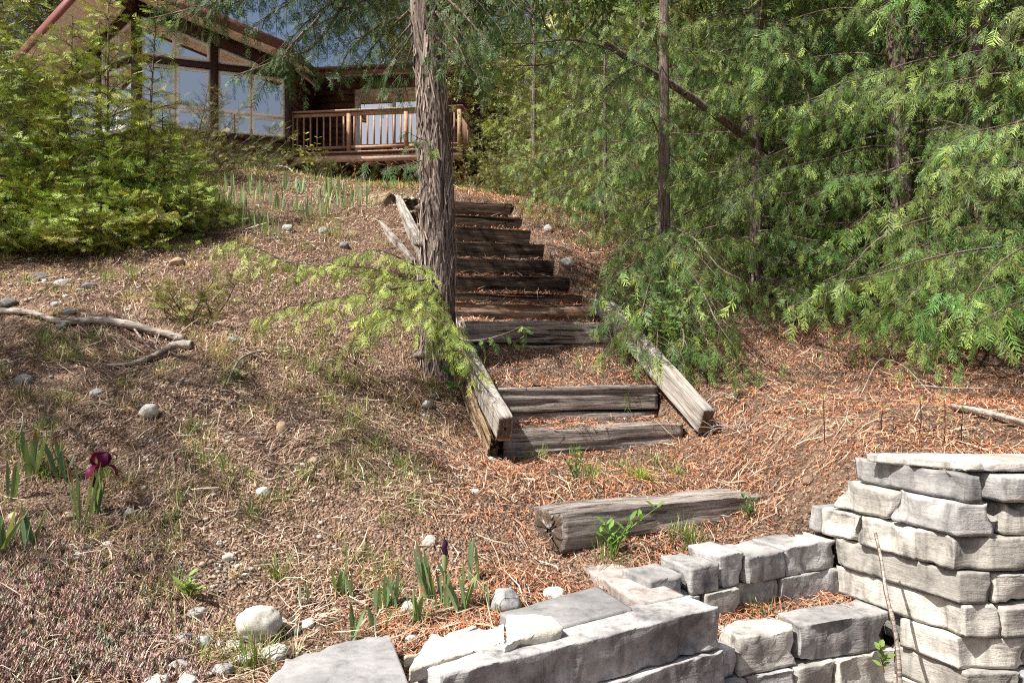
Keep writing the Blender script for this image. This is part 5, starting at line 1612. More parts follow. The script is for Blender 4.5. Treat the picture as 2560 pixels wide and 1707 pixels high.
# ---------------------------------------------------------------- litter, dry grass, green grass
rg = np.random.default_rng(101)
def orange(x, y):
    xb = np.where(y > 4.85, -.04 - .304 * (y - 4.85), -.04 - .22 * (4.85 - y))
    n = fbm(np.stack([x * 1.5, y * 1.5, 0 * x], -1), 3, 60)
    return 1 / (1 + np.exp(-(x - xb + .30 * n + .05) / .14))
def sample(n, ymin=2.4, ymax=11.5, p=1.35, xr=.74, patchy=False):
    y = ymin + (ymax - ymin) * rg.random(n) ** p
    x = y * rg.uniform(-xr, xr, n)
    ok = ~inpoly(x, y, FRONT) | inpoly(x, y, POCKET)
    x, y = x[ok], y[ok]
    if patchy:
        q_ = np.stack([x, y * 1.2, 0 * x], -1)
        dens = np.clip(.70 + .95 * fbm(q_ * 2.6, 3, 70) + .5 * fbm(q_ * 9, 2, 71), .15, 1)
        k_ = rg.random(len(x)) < dens
        x, y = x[k_], y[k_]
    return x, y
def strands(buf, x, y, ln, w, c, lift=.004, curl=.5, tilt=.25, quick=False):
    n = len(x)
    a = rg.uniform(0, 2 * np.pi, n)
    fld = -1.75 + 1.9 * fbm(np.stack([x * 1.6, y * 1.6, 0 * x], -1), 2, 81) + rg.normal(size=n) * .55       # straw lies combed down the slope
    a = np.where((orange(x, y) < .5) & (rg.random(n) < .72), fld, a)
    k = rg.normal(size=n) * curl
    zc = HS(x, y)
    tl = np.abs(rg.normal(size=n)) * tilt
    up = lift * rg.random(n) * 3
    P3 = []
    for i, s in enumerate((-.5, 0., .5)):
        bx, by = -np.sin(a) * k * ln * (.25 - s * s), np.cos(a) * k * ln * (.25 - s * s)
        xx = x + np.cos(a) * ln * s + bx
        yy = y + np.sin(a) * ln * s + by
        he = HS(xx, yy)
        he = np.where(np.abs(he - zc) > .035 + .4 * ln, zc, he)
        P3.append(np.stack([xx, yy, he + up + .002 + tl * ln * (s + .5)], -1))
    sd = np.stack([-np.sin(a), np.cos(a), rg.normal(size=n) * .5], -1) * (w / 2)[:, None]
    if quick:
        V = np.stack([P3[0], P3[1] + sd, P3[2], P3[1] - sd], 1)
        T = np.array([[0, 3, 1], [1, 3, 2]]); m = 4
    else:
        V = np.stack([P3[0] - sd * .6, P3[0] + sd * .6, P3[1] - sd, P3[1] + sd, P3[2] - sd * .3, P3[2] + sd * .3], 1)
        T = np.array([[0, 1, 3], [0, 3, 2], [2, 3, 5], [2, 5, 4]]); m = 6
    T = (T[None] + (np.arange(n) * m)[:, None, None]).reshape(-1, 3)
    buf.add(V.reshape(-1, 3), T, np.repeat(c, m, axis=0))
def pick(pal, n, lo=.6, hi=1.25):
    pal = np.array(pal)
    return np.minimum(pal[rg.integers(len(pal), size=n)] * rg.uniform(lo, hi, (n, 1)) * 1.15, .75)
TAN = [(.56, .39, .285), (.50, .32, .23), (.62, .47, .355), (.40, .25, .185), (.35, .215, .165), (.54, .355, .265), (.28, .175, .14)]
ORG = [(.52, .20, .095), (.45, .155, .075), (.56, .26, .14), (.33, .115, .062), (.48, .225, .13), (.58, .34, .22), (.20, .08, .048), (.54, .28, .17)]
lb = Buf()
# fine short litter everywhere
x, y = sample(220000, patchy=True)
o = orange(x, y) > rg.random(len(x))
n = len(x)
c = np.where(o[:, None], pick(ORG, n, .45, 1.3), pick(TAN, n, .45, 1.3))
strands(lb, x, y, rg.uniform(.010, .05, n), rg.uniform(.002, .0045, n) * (.8 + .14 * y), c, .005, .7, .45, True)
# crumbs of bark and soil between the stalks
x, y = sample(16000, patchy=False)
n = len(x)
o = orange(x, y) > rg.random(n)
c = np.where(o[:, None], pick([(.30, .16, .10), (.14, .08, .055), (.42, .26, .18), (.09, .055, .04)], n), pick([(.36, .27, .20), (.16, .11, .085), (.48, .38, .29), (.10, .07, .055), (.42, .30, .22)], n))
strands(lb, x, y, rg.uniform(.005, .016, n), rg.uniform(.004, .011, n), c, .005, .4, .8, True)
tag(lb.obj('needle_litter', MAT['litter']), 'fine dry needle and leaf litter over soil and steps', 'litter', kind='stuff')
# flat scaly cedar flakes under the trees
fb = Buf()
x, y = sample(60000, 2.9, 11.5, 1.2)
m = orange(x, y) > rg.random(len(x)) * 1.05
x, y = x[m], y[m]
n = len(x)
a = rg.uniform(0, 6.28, n); s = rg.uniform(.010, .030, n)
zc = HS(x, y) + .003 + rg.random(n) * .012
ca, sa_ = np.cos(a), np.sin(a)
loc = np.array([(0, -.1), (0, .1), (1, .05), (.25, 0), (.45, .05), (.75, .5), (.35, 0), (.55, .02), (.8, -.45)])
tz = rg.normal(size=(n, 2)) * .35
V = np.zeros((n, 9, 3))
for i, (u, v) in enumerate(loc):
    V[:, i, 0] = x + s * (u * ca - v * sa_); V[:, i, 1] = y + s * (u * sa_ + v * ca); V[:, i, 2] = zc + s * (u * tz[:, 0] + v * tz[:, 1])
V[:, :, 2] = np.maximum(V[:, :, 2], (zc - .001)[:, None])
T = (np.arange(9).reshape(3, 3)[None] + (np.arange(n) * 9)[:, None, None]).reshape(-1, 3)
fb.add(V.reshape(-1, 3), T, np.repeat(pick(ORG, n, .55, 1.3), 9, axis=0))
tag(fb.obj('cedar_litter', MAT['litter']), 'orange brown fallen cedar flakes carpeting the ground by the stairs', 'litter', kind='stuff')
# long bleached stems lying about
db = Buf()
x, y = sample(22000, 2.45, 10, 1.3, patchy=True)
n = len(x)
o = orange(x, y) > rg.random(n)
c = np.where(o[:, None], pick([(.46, .32, .22), (.40, .25, .17), (.5, .40, .31)], n), pick([(.52, .42, .32), (.44, .33, .25), (.56, .48, .38), (.36, .26, .20)], n))
strands(db, x, y, rg.uniform(.05, .24, n) * rg.uniform(.5, 1, n), rg.uniform(.0018, .0036, n) * (.9 + .1 * y), c, .007, .9, .2)
tag(db.obj('dry_grass', MAT['litter']), 'dead straw coloured grass stems lying across the slope', 'grass', kind='stuff')

def blades(buf, x, y, n, h, spread, pal, w=.0035, lean=.5, droop=.4):
    """a tuft of grass blades, each three triangles"""
    a = rg.uniform(0, 6.28, n); r_ = np.abs(rg.normal(size=n)) * spread
    bx, by = x + r_ * np.cos(a), y + r_ * np.sin(a)
    bz = HS(bx, by) - .004
    hh = h * rg.uniform(.5, 1.15, n)
    ld = a + rg.normal(size=n) * .6
    ll = np.abs(rg.normal(size=n)) * lean + .1
    d = np.stack([np.cos(ld), np.sin(ld)], -1)
    sd = np.stack([-d[:, 1], d[:, 0]], -1)
    pts = []
    for s in (0, .5, 1.0):
        hor = hh * ll * (s * .5 + s * s * .6)
        ver = hh * (s - droop * ll * s * s * .8)
        pts.append((bx + d[:, 0] * hor, by + d[:, 1] * hor, bz + ver))
    V = np.zeros((n, 5, 3))
    ww = w * rg.uniform(.6, 1.3, n) / 2
    for i in (0, 1):
        for e in (0, 1):
            sg = (1 if e else -1)
            V[:, i * 2 + e] = np.stack([pts[i][0] + sd[:, 0] * ww * sg, pts[i][1] + sd[:, 1] * ww * sg, pts[i][2]], -1)
    V[:, 4] = np.stack(pts[2], -1)
    T = (np.array([[0, 1, 3], [0, 3, 2], [2, 3, 4]])[None] + (np.arange(n) * 5)[:, None, None]).reshape(-1, 3)
    buf.add(V.reshape(-1, 3), T, np.repeat(pick(pal, n), 5, axis=0))
GRN = [(.13, .20, .045), (.17, .25, .06), (.10, .16, .04), (.22, .28, .08)]
STRAW = [(.48, .39, .26), (.40, .31, .21), (.34, .25, .17), (.54, .46, .33)]
gb, sb_ = Buf(), Buf()
def gt(px, py, n, h, sp, pal=GRN, w=.0035, straw=.5, lean=.5):
    p = G(px, py)
    blades(gb, p[0], p[1], n, h, sp, pal, w, lean)
    if straw: blades(sb_, p[0], p[1], int(n * straw * 1.6), h * .8, sp * 1.5, STRAW, w * .8, .9, .8)
for px, py, n, h, sp in [(480, 1090, 60, .11, .06), (500, 1160, 70, .10, .07), (560, 1180, 60, .09, .07), (880, 1060, 70, .10, .08), (930, 1120, 60, .10, .07), (850, 960, 50, .12, .07), (820, 1010, 50, .10, .08),
                         (690, 1440, 50, .12, .035), (640, 1660, 60, .15, .05), (600, 1670, 30, .12, .04), (500, 1660, 30, .09, .03), (410, 1310, 40, .10, .05), (440, 1260, 50, .08, .06), (260, 1190, 40, .10, .06), (110, 1200, 40, .10, .06),
                         (60, 1140, 40, .12, .06), (100, 1080, 50, .12, .08), (30, 1100, 60, .10, .08), (150, 900, 90, .14, .10), (110, 860, 90, .14, .09), (240, 850, 60, .10, .06), (190, 900, 50, .12, .07), (400, 930, 40, .10, .07),
                         (310, 960, 40, .08, .06), (700, 1250, 60, .09, .08), (620, 1290, 50, .09, .07), (760, 1190, 50, .08, .08), (950, 1220, 60, .10, .08), (1000, 1170, 50, .11, .08), (870, 1190, 50, .10, .07), (1030, 1260, 40, .09, .06),
                         (560, 960, 40, .1, .06), (700, 890, 50, .12, .08), (780, 930, 50, .14, .08), (800, 850, 40, .14, .09), (330, 690, 60, .14, .12), (260, 700, 40, .12, .1), (560, 640, 60, .12, .12), (150, 1000, 50, .1, .08), (940, 1440, 40, .10, .06),
                         (1480, 1185, 60, .10, .05), (1550, 1170, 60, .09, .06), (1600, 1195, 70, .09, .035), (1640, 1160, 60, .09, .07), (1340, 1150, 40, .12, .06), (1720, 1360, 60, .13, .05), (1690, 1340, 40, .12, .05), (1530, 1395, 60, .12, .05),
                         (1880, 1515, 60, .07, .05), (1850, 1500, 40, .07, .05), (1870, 1290, 30, .09, .03), (1250, 1530, 40, .09, .04), (1050, 1555, 40, .09, .05), (1480, 1205, 40, .1, .05), (1690, 1190, 40, .09, .04), (1440, 1140, 30, .12, .04),
                         (830, 590, 60, .2, .1), (780, 540, 50, .2, .12), (640, 560, 50, .2, .12)]:
    gt(px, py, n, h, sp)
gt(1600, 1200, 80, .085, .02, [(.26, .36, .04), (.32, .42, .06)], .005, 0, .9)
# straw tussocks on the open slope
for _ in range(330):
    yy = rg.uniform(2.8, 8.5); xx = yy * rg.uniform(-.68, -.03)
    if orange(np.array([xx]), np.array([yy]))[0] > .5: continue
    blades(sb_, xx, yy, rg.integers(20, 70), rg.uniform(.05, .13), rg.uniform(.03, .09), STRAW, .0032, 1.1, .9)
    if rg.random() < .45: blades(gb, xx, yy, rg.integers(8, 26), rg.uniform(.05, .11), .05, GRN, .0035, .7)
# grassy crest in front of the house
for _ in range(760):
    yy = rg.uniform(8.6, 20.5); xx = yy * rg.uniform(-.72, .10)
    a_, b_ = stair_st(xx, yy)
    if 0 < a_ < ST_RUN[-1] and -.1 < b_ < ST_W + .1: continue
    hk = .55 if yy < 13 else .9
    blades(gb, xx, yy, 16, rg.uniform(.07, .19) * hk, .16, [(.20, .24, .07), (.26, .29, .10), (.15, .20, .06), (.34, .33, .15)], .010, .5)
    blades(sb_, xx, yy, 24, rg.uniform(.07, .20) * hk, .20, STRAW, .009, .8, .7)
tag(gb.obj('grass', MAT['grass']), 'thin green grass tufts coming up through the litter', 'grass', kind='stuff')
tag(sb_.obj('straw_grass', MAT['grass']), 'curled dead grass tussocks on the slope', 'grass', kind='stuff')

# sedum mat in the lower left corner
se = Buf()
n = 0
while n < 1900:
    px, py = rg.uniform(-40, 520), rg.uniform(1300, 1725)
    if (px - 0) / 470 + (1700 - py) / 420 > .95 + .38 * rg.normal(): continue
    p = G(px, min(py, 1706)) if py < 1707 else G(px, 1706)
    n += 1
    h = rg.uniform(.018, .05)
    c = np.array([(.42, .30, .27), (.52, .39, .34), (.32, .22, .19), (.33, .35, .26), (.46, .29, .27), (.44, .33, .24)][rg.integers(6)]) * rg.uniform(.6, 1.2)
    x0, y0 = p[0] + rg.normal() * .008, p[1] + rg.normal() * .02
    z0 = float(H(x0, y0))
    k = 11
    a = np.arange(k) * 2.4 + rg.uniform(0, 6); f = np.linspace(.15, 1, k)
    base = np.stack([x0 + 0 * a, y0 + 0 * a, z0 + h * f], -1)
    out = np.stack([np.cos(a), np.sin(a), .7 + .8 * f], -1)
    ln = .017 * (1.15 - .5 * f)[:, None]
    sd = np.stack([-np.sin(a), np.cos(a), 0 * a], -1) * .0036
    V = np.stack([base - sd, base + sd, base + out * ln], 1).reshape(-1, 3)
    se.add(V, np.arange(3 * k).reshape(-1, 3), c)
tag(se.obj('sedum_mat', MAT['litter']), 'low purple grey sedum ground cover in the lower left corner', 'ground cover', kind='stuff')

# ---------------------------------------------------------------- irises
def blade_mesh(h, w, lean, az, bend=.25, twist=0.0, n=7, c=(.16, .24, .10), tipbrown=False):
    s = np.linspace(0, 1, n)
    d = np.array([math.cos(az), math.sin(az), 0]); sd = np.array([-math.sin(az + twist), math.cos(az + twist), 0])
    mid = UP * (s * h * (1 - .12 * lean))[:, None] + d * (h * lean * (s * .7 + bend * s ** 2.2))[:, None]
    prof = np.interp(s, [0, .25, .6, .85, 1], [.55, .8, 1, .62, .04]) * w / 2
    fold = np.array([math.cos(az), math.sin(az), 0]) * .25
    L_ = mid + sd * prof[:, None] + fold * prof[:, None] * .6
    R_ = mid - sd * prof[:, None] + fold * prof[:, None] * .6
    V = np.empty((3 * n, 3)); V[0::3] = L_; V[1::3] = mid; V[2::3] = R_
    Q = []
    for i in range(n - 1):
        Q += [[3 * i, 3 * i + 1, 3 * i + 4, 3 * i + 3], [3 * i + 1, 3 * i + 2, 3 * i + 5, 3 * i + 4]]
    col = np.tile(np.asarray(c), (3 * n, 1)) * np.repeat(np.interp(s, [0, .3, 1], [1.25, 1, .95]), 3)[:, None]
    if tipbrown: col[-6:] = (.28, .12, .05)
    return V, np.array(Q), col
ri = np.random.default_rng(33)
IRC = [(.19, .27, .165), (.22, .31, .17), (.16, .235, .13), (.25, .33, .15)]
def iris(px, py, hpx, n, label, w=.024, lean=.3, group='irises in front', stem=None, flower=None):
    p = G(px, py)
    root = tag(empty('iris_plant', p), label, 'iris', group)
    h = hpx * p[1] / F
    for k in range(n + 2):
        az = ri.choice([0.0, math.pi]) + ri.normal() * .55
        V, Q, col = blade_mesh(h * ri.uniform(.72, 1.08) if k else h, w * ri.uniform(.7, 1.05), abs(ri.normal()) * lean + .03, az, .25, ri.normal() * .5, 8, IRC[ri.integers(4)], ri.random() < .18)
        V = V + p + np.array([ri.normal() * .014, ri.normal() * .014, -.01])
        mob('leaf', V, Q, MAT['grass'], root, np.asarray(col), smooth=True)
    if stem:
        q = P(*stem, p[1] - .02)
        c = bez([p, p * .5 + q * .5 + np.array([.006, 0, 0]), q], 10)
        V, Q = tube(c, np.linspace(.006, .005, 10), 6)
        mob('stem', V, Q, MAT['grass'], root, np.tile((.22, .30, .10), (len(V), 1)), smooth=True)
        if flower == 'bud':
            bud(root, q, .075)
        elif flower == 'bloom':
            bloom(root, q)
    return root
def bud(root, q, L_):
    s = np.linspace(0, 1, 10)
    r_ = np.interp(s, [0, .3, .7, 1], [.007, .012, .010, .001])
    V, Q = tube(np.array([q + UP * L_ * t for t in s]) , r_, 8)
    V[:, 0] += .003 * np.sin(V[:, 2] * 160)
    mob('bud', V, Q, MAT['petal'], root, np.tile((.035, .012, .05), (len(V), 1)), smooth=True)
    V, Q = tube(np.array([q - UP * .05, q - UP * .02, q + UP * .012]), [.007, .012, .009], 8)
    mob('spathe', V, Q, MAT['grass'], root, np.tile((.30, .36, .16), (len(V), 1)), smooth=True)
def petal(path, wid, nrm_side, col, cup=.3):
    n = len(path)
    s = np.linspace(0, 1, n)
    prof = np.interp(s, [0, .25, .6, .85, 1], [.25, .7, 1, .85, .15]) * wid / 2
    t = np.gradient(path, axis=0); t /= np.linalg.norm(t, axis=1)[:, None]
    up_ = np.cross(nrm_side, t)
    V = np.empty((5 * n, 3))
    for k, e in enumerate((-1, -.5, 0, .5, 1)):
        ruff = .12 * np.sin(s * 17 + k * 2) * abs(e)
        V[k::5] = path + nrm_side * (prof * e)[:, None] + up_ * (prof * (cup * e * e + ruff))[:, None]
    Q = []
    for i in range(n - 1):
        for k in range(4): Q.append([5 * i + k, 5 * i + k + 1, 5 * i + 5 + k + 1, 5 * i + 5 + k])
    return V, np.array(Q), np.tile(col, (5 * n, 1)) * np.repeat(np.interp(s, [0, .5, 1], [.7, 1, 1.25]), 5)[:, None]
def bloom(root, q):
    V, Q = tube(np.array([q - UP * .05, q - UP * .02, q + UP * .005]), [.007, .012, .008], 8)
    mob('spathe', V, Q, MAT['grass'], root, np.tile((.32, .38, .17), (len(V), 1)), smooth=True)
    for k in range(3):
        az = .15 + k * 2.094
        d = np.array([math.cos(az), math.sin(az), 0]); sd = np.array([-d[1], d[0], 0])
        path = q + .78 * (bez([q, q + d * .025 + UP * .014, q + d * .055 + UP * .004, q + d * .078 - UP * .022, q + d * .085 - UP * .05], 12) - q)
        V, Q, c = petal(path, .042, sd, np.array((.17, .006, .065)), -.25)
        mob('petal', V, Q, MAT['petal'], root, c, smooth=True)
        az += 1.047
        d = np.array([math.cos(az), math.sin(az), 0]); sd = np.array([-d[1], d[0], 0])
        path = q + .78 * (bez([q, q + d * .028 + UP * .022, q + d * .034 + UP * .05, q + d * .016 + UP * .074, q - d * .008 + UP * .080], 12) - q)
        V, Q, c = petal(path, .048, sd, np.array((.115, .004, .05)), .55)
        mob('petal', V, Q, MAT['petal'], root, c, smooth=True)
iris(242, 1286, 120, 5, 'iris with open wine purple flower and a dark bud', .024, .22, stem=(252, 1168), flower='bloom')
f0 = bpy.data.objects['iris_plant']
pq = np.array(f0.location)
q = P(236, 1222, pq[1] - .05)
V, Q = tube(bez([pq, (pq + q) / 2, q], 8), .005, 6); mob('stem', V, Q, MAT['grass'], f0, np.tile((.2, .28, .1), (len(V), 1)), smooth=True)
bud(f0, q, .055)
iris(76, 1188, 125, 8, 'broad leaved iris clump left of the flowering iris', .030, .32)
iris(157, 1197, 112, 6, 'iris clump between the left clump and the flowering iris', .026, .3)
iris(208, 1320, 190, 3, 'tall narrow iris fan in front of the flowering iris', .022, .12)
iris(72, 1375, 115, 5, 'low iris fan beside the tan rock', .028, .38)
iris(4, 1390, 140, 4, 'iris fan cut by the left edge', .032, .3)
iris(28, 1256, 125, 3, 'thin iris fan near the left edge', .02, .2)
iris(763, 1522, 82, 3, 'small iris shoot nearest the white boulder', .018, .2)
iris(838, 1494, 98, 4, 'iris fan left of the middle clump behind two thin shoots', .024, .22)
iris(876, 1502, 84, 2, 'single thin iris shoot left of the middle clump', .016, .12)
iris(889, 1597, 105, 3, 'iris fan just behind the large flat flagstone', .026, .28)
iris(948, 1577, 74, 3, 'short iris shoot touching the large flat flagstone', .022, .25)
iris(957, 1520, 98, 4, 'pale iris fan in the middle of the bed', .024, .18)
iris(986, 1515, 100, 4, 'iris fan just left of the bud stem', .024, .2)
iris(1040, 1563, 108, 3, 'upright pale iris fan in front of the bud stem', .026, .15)
iris(1070, 1500, 150, 7, 'dense iris clump behind the budding stem', .024, .2)
iris(1108, 1530, 110, 5, 'iris with one tall dark purple bud', .024, .2, stem=(1112, 1392), flower='bud')
iris(1159, 1536, 140, 4, 'broadest bluish iris fan right of the bud stem', .042, .28)
iris(1178, 1453, 112, 3, 'upright iris pair behind the grey domed rock', .022, .1)
iris(1215, 1522, 86, 2, 'thin iris shoot beside the grey domed rock', .015, .12)
# irises along the crest, too small to show single leaves
for k in range(46):
    px = ri.uniform(495, 960); py = 500 + ri.normal() * 26 + (px < 700) * 6
    if k > 37: px, py = [(560, 545), (600, 560), (625, 575), (650, 585), (690, 600), (545, 520), (575, 530), (640, 560)][k - 38]
    p = G(px, py)
    o = tag(empty('iris_plant', p), 'grey green iris fan in the patch along the crest below the house', 'iris', 'iris patch on the crest')
    for j in range(ri.integers(5, 9)):
        V, Q, c = blade_mesh(ri.uniform(.12, .26), ri.uniform(.013, .022), abs(ri.normal()) * .2, ri.uniform(0, 6.28), .2, ri.normal() * .5, 5, np.array(IRC[ri.integers(4)]) * np.array([1.25, 1.2, 1.25]))
        mob('leaf', V + p + np.array([ri.normal() * .06, ri.normal() * .06, -.01]), Q, MAT['grass'], o, c, smooth=True)

# ---------------------------------------------------------------- dead wood
def deadwood(name, pts, r0, r1, label, seed, cat='branch', mat='drift', sub=(), m=10):
    c = bez(pts, 40)
    rgd = np.random.default_rng(seed)
    t = np.linspace(0, 1, 40)
    rad = (r0 + (r1 - r0) * t) * (1 + .12 * fbm(np.stack([t * 9, t * 0, t * 0 + seed], -1), 3, seed))
    V, q = tube(c, rad, m)
    nn = fbm(V * 40, 3, seed)
    ctr = np.repeat(c, m, axis=0)
    V = ctr + (V - ctr) * (1 + .14 * nn)[:, None]
    V = np.vstack([V, c[:1], c[-1:]])
    k = len(V) - 2
    caps = np.array([[k, (j + 1) % m, j, k] for j in range(m)])
    caps2 = np.array([[k + 1, 39 * m + j, 39 * m + (j + 1) % m, k + 1] for j in range(m)])
    T = np.vstack([q2t(q), caps[:, :3], caps2[:, :3]])
    vs, ts, off = [V], [T], len(V)
    for s in sub:
        cc = bez(s[0], 8)
        Vs, qs = tube(cc, np.linspace(s[1], s[1] * .3, 8), 5)
        vs.append(Vs); ts.append(q2t(qs) + off); off += len(Vs)
    o = mob(name, np.vstack(vs), np.vstack(ts), MAT[mat], smooth=True)
    return tag(o, label, cat)
def GL(px, py, lift): 
    p = G(px, py); return p + np.array([0, 0, lift])
deadwood('dead_branch', [GL(-20, 790, .03), GL(70, 795, .035), GL(150, 812, .02), GL(240, 812, .03), GL(320, 828, .045), GL(400, 846, .04), GL(462, 856, .02)], .020, .028, 'long bleached dead branch lying across the upper left slope', 1,
         sub=[([GL(330, 830, .04), GL(370, 870, .01), GL(400, 880, .0)], .008), ([GL(400, 846, .04), GL(390, 870, 0), GL(420, 885, .0)], .008)])
deadwood('dead_branch', [GL(268, 920, .015), GL(330, 918, .02), GL(390, 900, .03), GL(440, 880, .045), GL(480, 874, .03)], .010, .028, 'short curved grey dead branch below the long one', 2,
         sub=[([GL(420, 890, .03), GL(455, 900, .02), GL(475, 895, .01)], .008)])
deadwood('dead_branch', [GL(567, 968, .01), GL(580, 945, .03), GL(600, 915, .04), GL(630, 895, .03), GL(662, 882, .01)], .007, .008, 'thin white dead twig arching above the bare soil', 3)
deadwood('dead_branch', [GL(490, 1018, .01), GL(540, 965, .02), GL(575, 930, .03)], .003, .003, 'fine straight twig leading to the white arching one', 4, m=5)
deadwood('dead_branch', [GL(1760, 1250 - 230, .02), GL(1800, 1000, .05), GL(1850, 1010, .02)], .004, .003, 'grey twig beside the end of the right side board', 5, m=5)
deadwood('dead_branch', [GL(2380, 1030, .03), GL(2440, 1045, .04), GL(2500, 1060, .04), GL(2580, 1078, .03)], .014, .018, 'straight grey dead branch lying in the needles at the right edge', 6)
deadwood('dead_branch', [GL(2150, 1000, .02), GL(2200, 955, .16), GL(2260, 965, .14), GL(2330, 1010, .05)], .004, .003, 'thin arching twig on the orange needle carpet', 7, m=5)
deadwood('dead_branch', [GL(2300, 975, .03), GL(2400, 985, .04), GL(2560, 980, .03)], .006, .004, 'long thin twig under the right hand cedars', 8, m=6)
sp0 = P(2250, 1720, 3.02); sp1 = P(2188, 1330, 3.28)
deadwood('leaning_stick', [sp0, P(2240, 1590, 3.08), P(2215, 1480, 3.16), P(2203, 1400, 3.22), sp1], .011, .006, 'bare grey stick leaning against the stacked stone corner', 9, 'stick')
deadwood('log', [P(915, 512, 8.55), P(945, 510, 8.45), P(978, 506, 8.35)], .09, .10, 'short cut log beside the top of the stairs', 10, 'log', 'timber_split', m=18)
deadwood('dead_branch', [P(640, 428, 13.0), P(680, 418, 13.0), P(720, 420, 13.0), P(745, 450, 12.5)], .018, .01, 'pale bare branch on the crest below the balcony corner', 12)
deadwood('dead_branch', [GL(1325, 1390, .01), GL(1350, 1410, .015), GL(1390, 1425, .015), GL(1395, 1432, .01)], .004, .005, 'short whitish stick left of the rust stained slab', 13, m=6)
# twiggy brush at the end of the right side board
tw = Buf()
rt = np.random.default_rng(8)
bp = G(1835, 1075)
for k in range(60):
    a = bp + rt.normal(size=3) * np.array([.10, .10, .0]) + UP * rt.uniform(0, .03)
    d = unit(rt.normal(size=3) * np.array([1, 1, .35]))
    V, q = tube(bez([a, a + d * .07 + UP * .02, a + d * .14 - UP * .005], 5), [.0025, .002, .002, .0015, .001], 4)
    tw.add(V, q, np.array((.36, .30, .26)) * rt.uniform(.6, 1.3))
tag(tw.obj('brushwood', MAT['litter']), 'small heap of dead grey twigs at the foot of the stairs', 'twigs', kind='stuff')

# ---------------------------------------------------------------- weeds and seedlings
def leafq(p, d, n, ln, w, c):
    """one leaf: six points, folded along its rib"""
    d = unit(d); n = np.asarray(n, float); n = unit(n - d * np.dot(n, d)); s = np.cross(n, d)
    pts = [p, p + d * ln * .35 + s * w / 2, p + d * ln * .75 + s * w * .38, p + d * ln - n * ln * .08, p + d * ln * .75 - s * w * .38, p + d * ln * .35 - s * w / 2, p + d * ln * .5 - n * w * .12]
    return np.array(pts), np.array([[0, 1, 6], [1, 2, 6], [2, 3, 6], [3, 4, 6], [4, 5, 6], [5, 0, 6]]), np.tile(c, (7, 1))
def weed(name, p, stems, label, cat, leaf_len, leaf_w, col, stem_col, seed, pairs=3, from_=.35, rise=.5, group=None, up_n=(0, -.3, 1)):
    rgw = np.random.default_rng(seed)
    root = tag(empty(name, p), label, cat, group)
    for top in stems:
        c = bez([p, (p + top) / 2 + rgw.normal(size=3) * .008, top], 8)
        V, q = tube(c, np.linspace(.0035, .0018, 8), 5)
        mob('stem', V, q, MAT['grass'], root, np.tile(stem_col, (len(V), 1)), smooth=True)
        for k in range(pairs):
            f = from_ + (1 - from_) * (k + 1) / pairs
            q0 = c[min(int(f * 7), 7)]
            az = rgw.uniform(0, 3.14)
            for sgn in (0, math.pi):
                d = np.array([math.cos(az + sgn), math.sin(az + sgn), rise + rgw.normal() * .15])
                V, T, C = leafq(q0, d, up_n, leaf_len * rgw.uniform(.7, 1.15), leaf_w, np.array(col) * rgw.uniform(.8, 1.25))
                mob('leaf', V, T, MAT['grass'], root, C)
    return root
for i, (b, t, lab) in enumerate([((2062, 1114), (2058, 990), 'tall dark stemmed seedling standing alone left of the others'), ((2296, 1092), (2300, 1000), 'dark stemmed seedling left of the leafiest one'),
                                 ((2360, 1110), (2362, 1000), 'leafiest dark stemmed seedling on the needle carpet'), ((2404, 1110), (2407, 1030), 'dark stemmed seedling right of the leafiest one'),
                                 ((2205, 1088), (2208, 1020), 'short dark stemmed seedling in the middle'), ((2010, 1050), (2011, 1012), 'tiny bare seedling nearest the cedar shade')]):
    p = G(*b); t3 = P(*t, p[1])
    weed('seedling', p, [t3], lab, 'seedling', .07, .014, (.22, .27, .12), (.07, .03, .03), 300 + i, 4 if i == 2 else 2, .5, .35, 'seedlings on the orange needles')
for i, (b, tops, lab) in enumerate([((1838, 1000), [(1815, 915), (1840, 905), (1860, 930)], 'narrow leaved weed at the cedar edge beside the stairs'), ((1893, 975), [(1892, 925), (1905, 935)], 'smaller narrow leaved weed at the cedar edge'),
                                    ((1954, 955), [(1962, 918)], 'little green shoot at the cedar edge')]):
    p = G(*b)
    weed('weed_plant', p, [P(*t, p[1]) for t in tops], lab, 'weed', .055, .010, (.13, .22, .06), (.16, .22, .08), 320 + i, 6, .15, .8, 'weeds at the cedar edge')
p = G(1530, 1385); weed('weed_plant', p, [P(1515, 1310, p[1]), P(1575, 1300, p[1]), P(1640, 1270, p[1] + .05), P(1500, 1330, p[1])], 'green leafy weed growing against the fallen timber', 'weed', .06, .022, (.14, .27, .05), (.16, .26, .07), 330, 4, .2, .9)
p = G(1440, 1205); weed('weed_plant', p, [P(1437, 1125, p[1]), P(1455, 1140, p[1]), P(1420, 1160, p[1])], 'upright green weed below the bottom step', 'weed', .05, .012, (.10, .18, .05), (.12, .18, .06), 331, 6, .15, .9)
p = G(1132, 1010); weed('weed_plant', p, [P(1125, 935, p[1]), P(1150, 940, p[1])], 'broad leaved weed at the foot of the thick trunk', 'weed', .10, .045, (.06, .14, .04), (.10, .16, .05), 332, 2, .3, .8)
p = G(470, 1500); weed('weed_plant', p, [P(470, 1440, p[1]), P(455, 1462, p[1]), P(488, 1470, p[1])], 'light green leafy rosette above the pale oval cobble', 'weed', .055, .018, (.20, .30, .07), (.2, .28, .08), 333, 3, .1, .6)
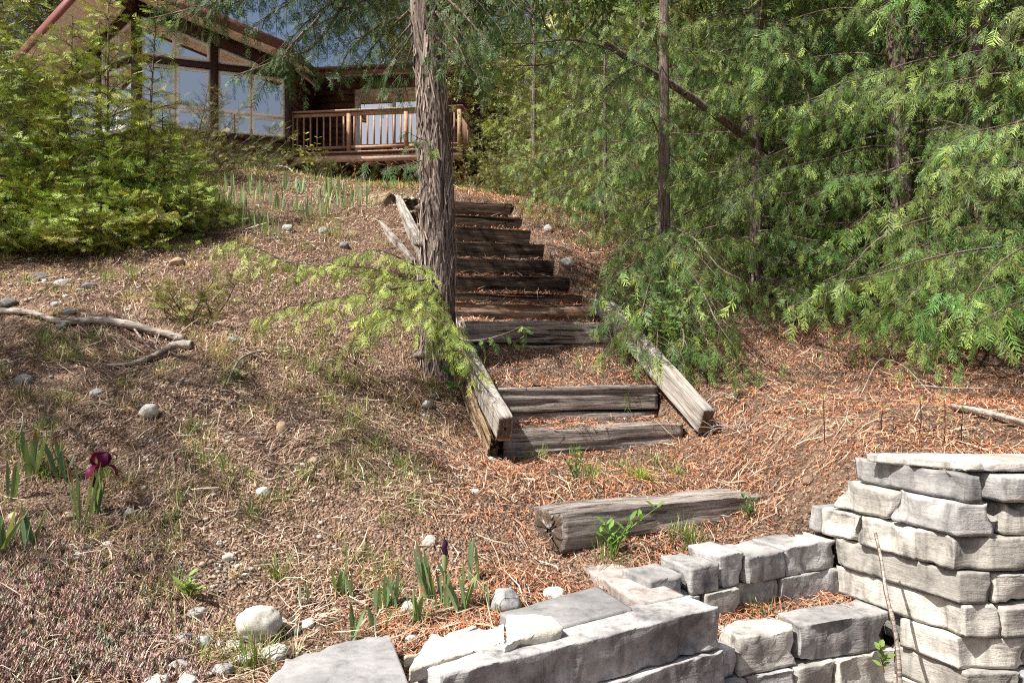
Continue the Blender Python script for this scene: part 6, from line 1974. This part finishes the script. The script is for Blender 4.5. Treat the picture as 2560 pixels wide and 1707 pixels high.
p = G(590, 950); weed('weed_plant', p, [P(575, 925, p[1]), P(600, 905, p[1]), P(605, 940, p[1])], 'small grey green weed beside the white arching twig', 'weed', .05, .025, (.20, .26, .13), (.2, .26, .12), 334, 2, .2, .5)
p = G(2205, 1690, 2.4); p = P(2210, 1680, 3.18); weed('weed_plant', p, [P(2200, 1610, 3.17), P(2218, 1640, 3.17)], 'green sprout growing from the joint of the lower wall', 'weed', .05, .024, (.18, .28, .07), (.25, .2, .1), 335, 3, .3, .7)
p = G(1872, 1300); weed('weed_plant', p, [P(1858, 1245, p[1]), P(1885, 1250, p[1])], 'dark green shoots at the far end of the fallen timber', 'weed', .05, .014, (.08, .15, .04), (.1, .15, .05), 336, 4, .1, .9)
# feathery seedling on the slope and leafy bush in the cedars
p = G(480, 790)
juniper(490, 790, G(490, 790)[1], 350, 'feathery yellow green seedling shrub on the middle of the left slope', 16, .42, np.array((.20, .22, .05)), (-.35, 0, .8))
p = P(1610, 850, 6.0); p[2] = float(H(p[0], p[1]))
weed('leafy_bush', p, [P(1650, 705, 5.85), P(1690, 730, 5.75), P(1735, 720, 5.7), P(1770, 735, 5.75), P(1700, 770, 5.65), P(1640, 770, 5.7), P(1590, 740, 5.9), P(1720, 790, 5.7)], 'bush with small round fresh green leaves among the cedar sprays', 'bush', .055, .036, (.16, .27, .07), (.12, .10, .06), 351, 6, .35, .3)
p = P(780, 440, 14.0); p[2] = float(H(p[0], p[1]))
weed('leafy_bush', p, [P(735, 350, 14), P(765, 335, 14), P(795, 345, 14), P(780, 365, 14), P(750, 380, 14)], 'bare twiggy bush with few yellow leaves in front of the balcony', 'bush', .09, .05, (.32, .36, .06), (.14, .10, .08), 352, 5, .3, .4)
for i, (b, t) in enumerate([((888, 445), (884, 400)), ((915, 455), (905, 405)), ((975, 450), (978, 412)), ((660, 470), (655, 425))]):
    p = P(*b, 13.0); p[2] = float(H(p[0], p[1]))
    weed('dry_stalk', p, [P(*t, 13.0)], 'dry brown seed stalk standing below the balcony', 'weed', .05, .02, (.24, .14, .10), (.22, .14, .11), 360 + i, 5, .5, 1.2, 'dry stalks below the balcony')
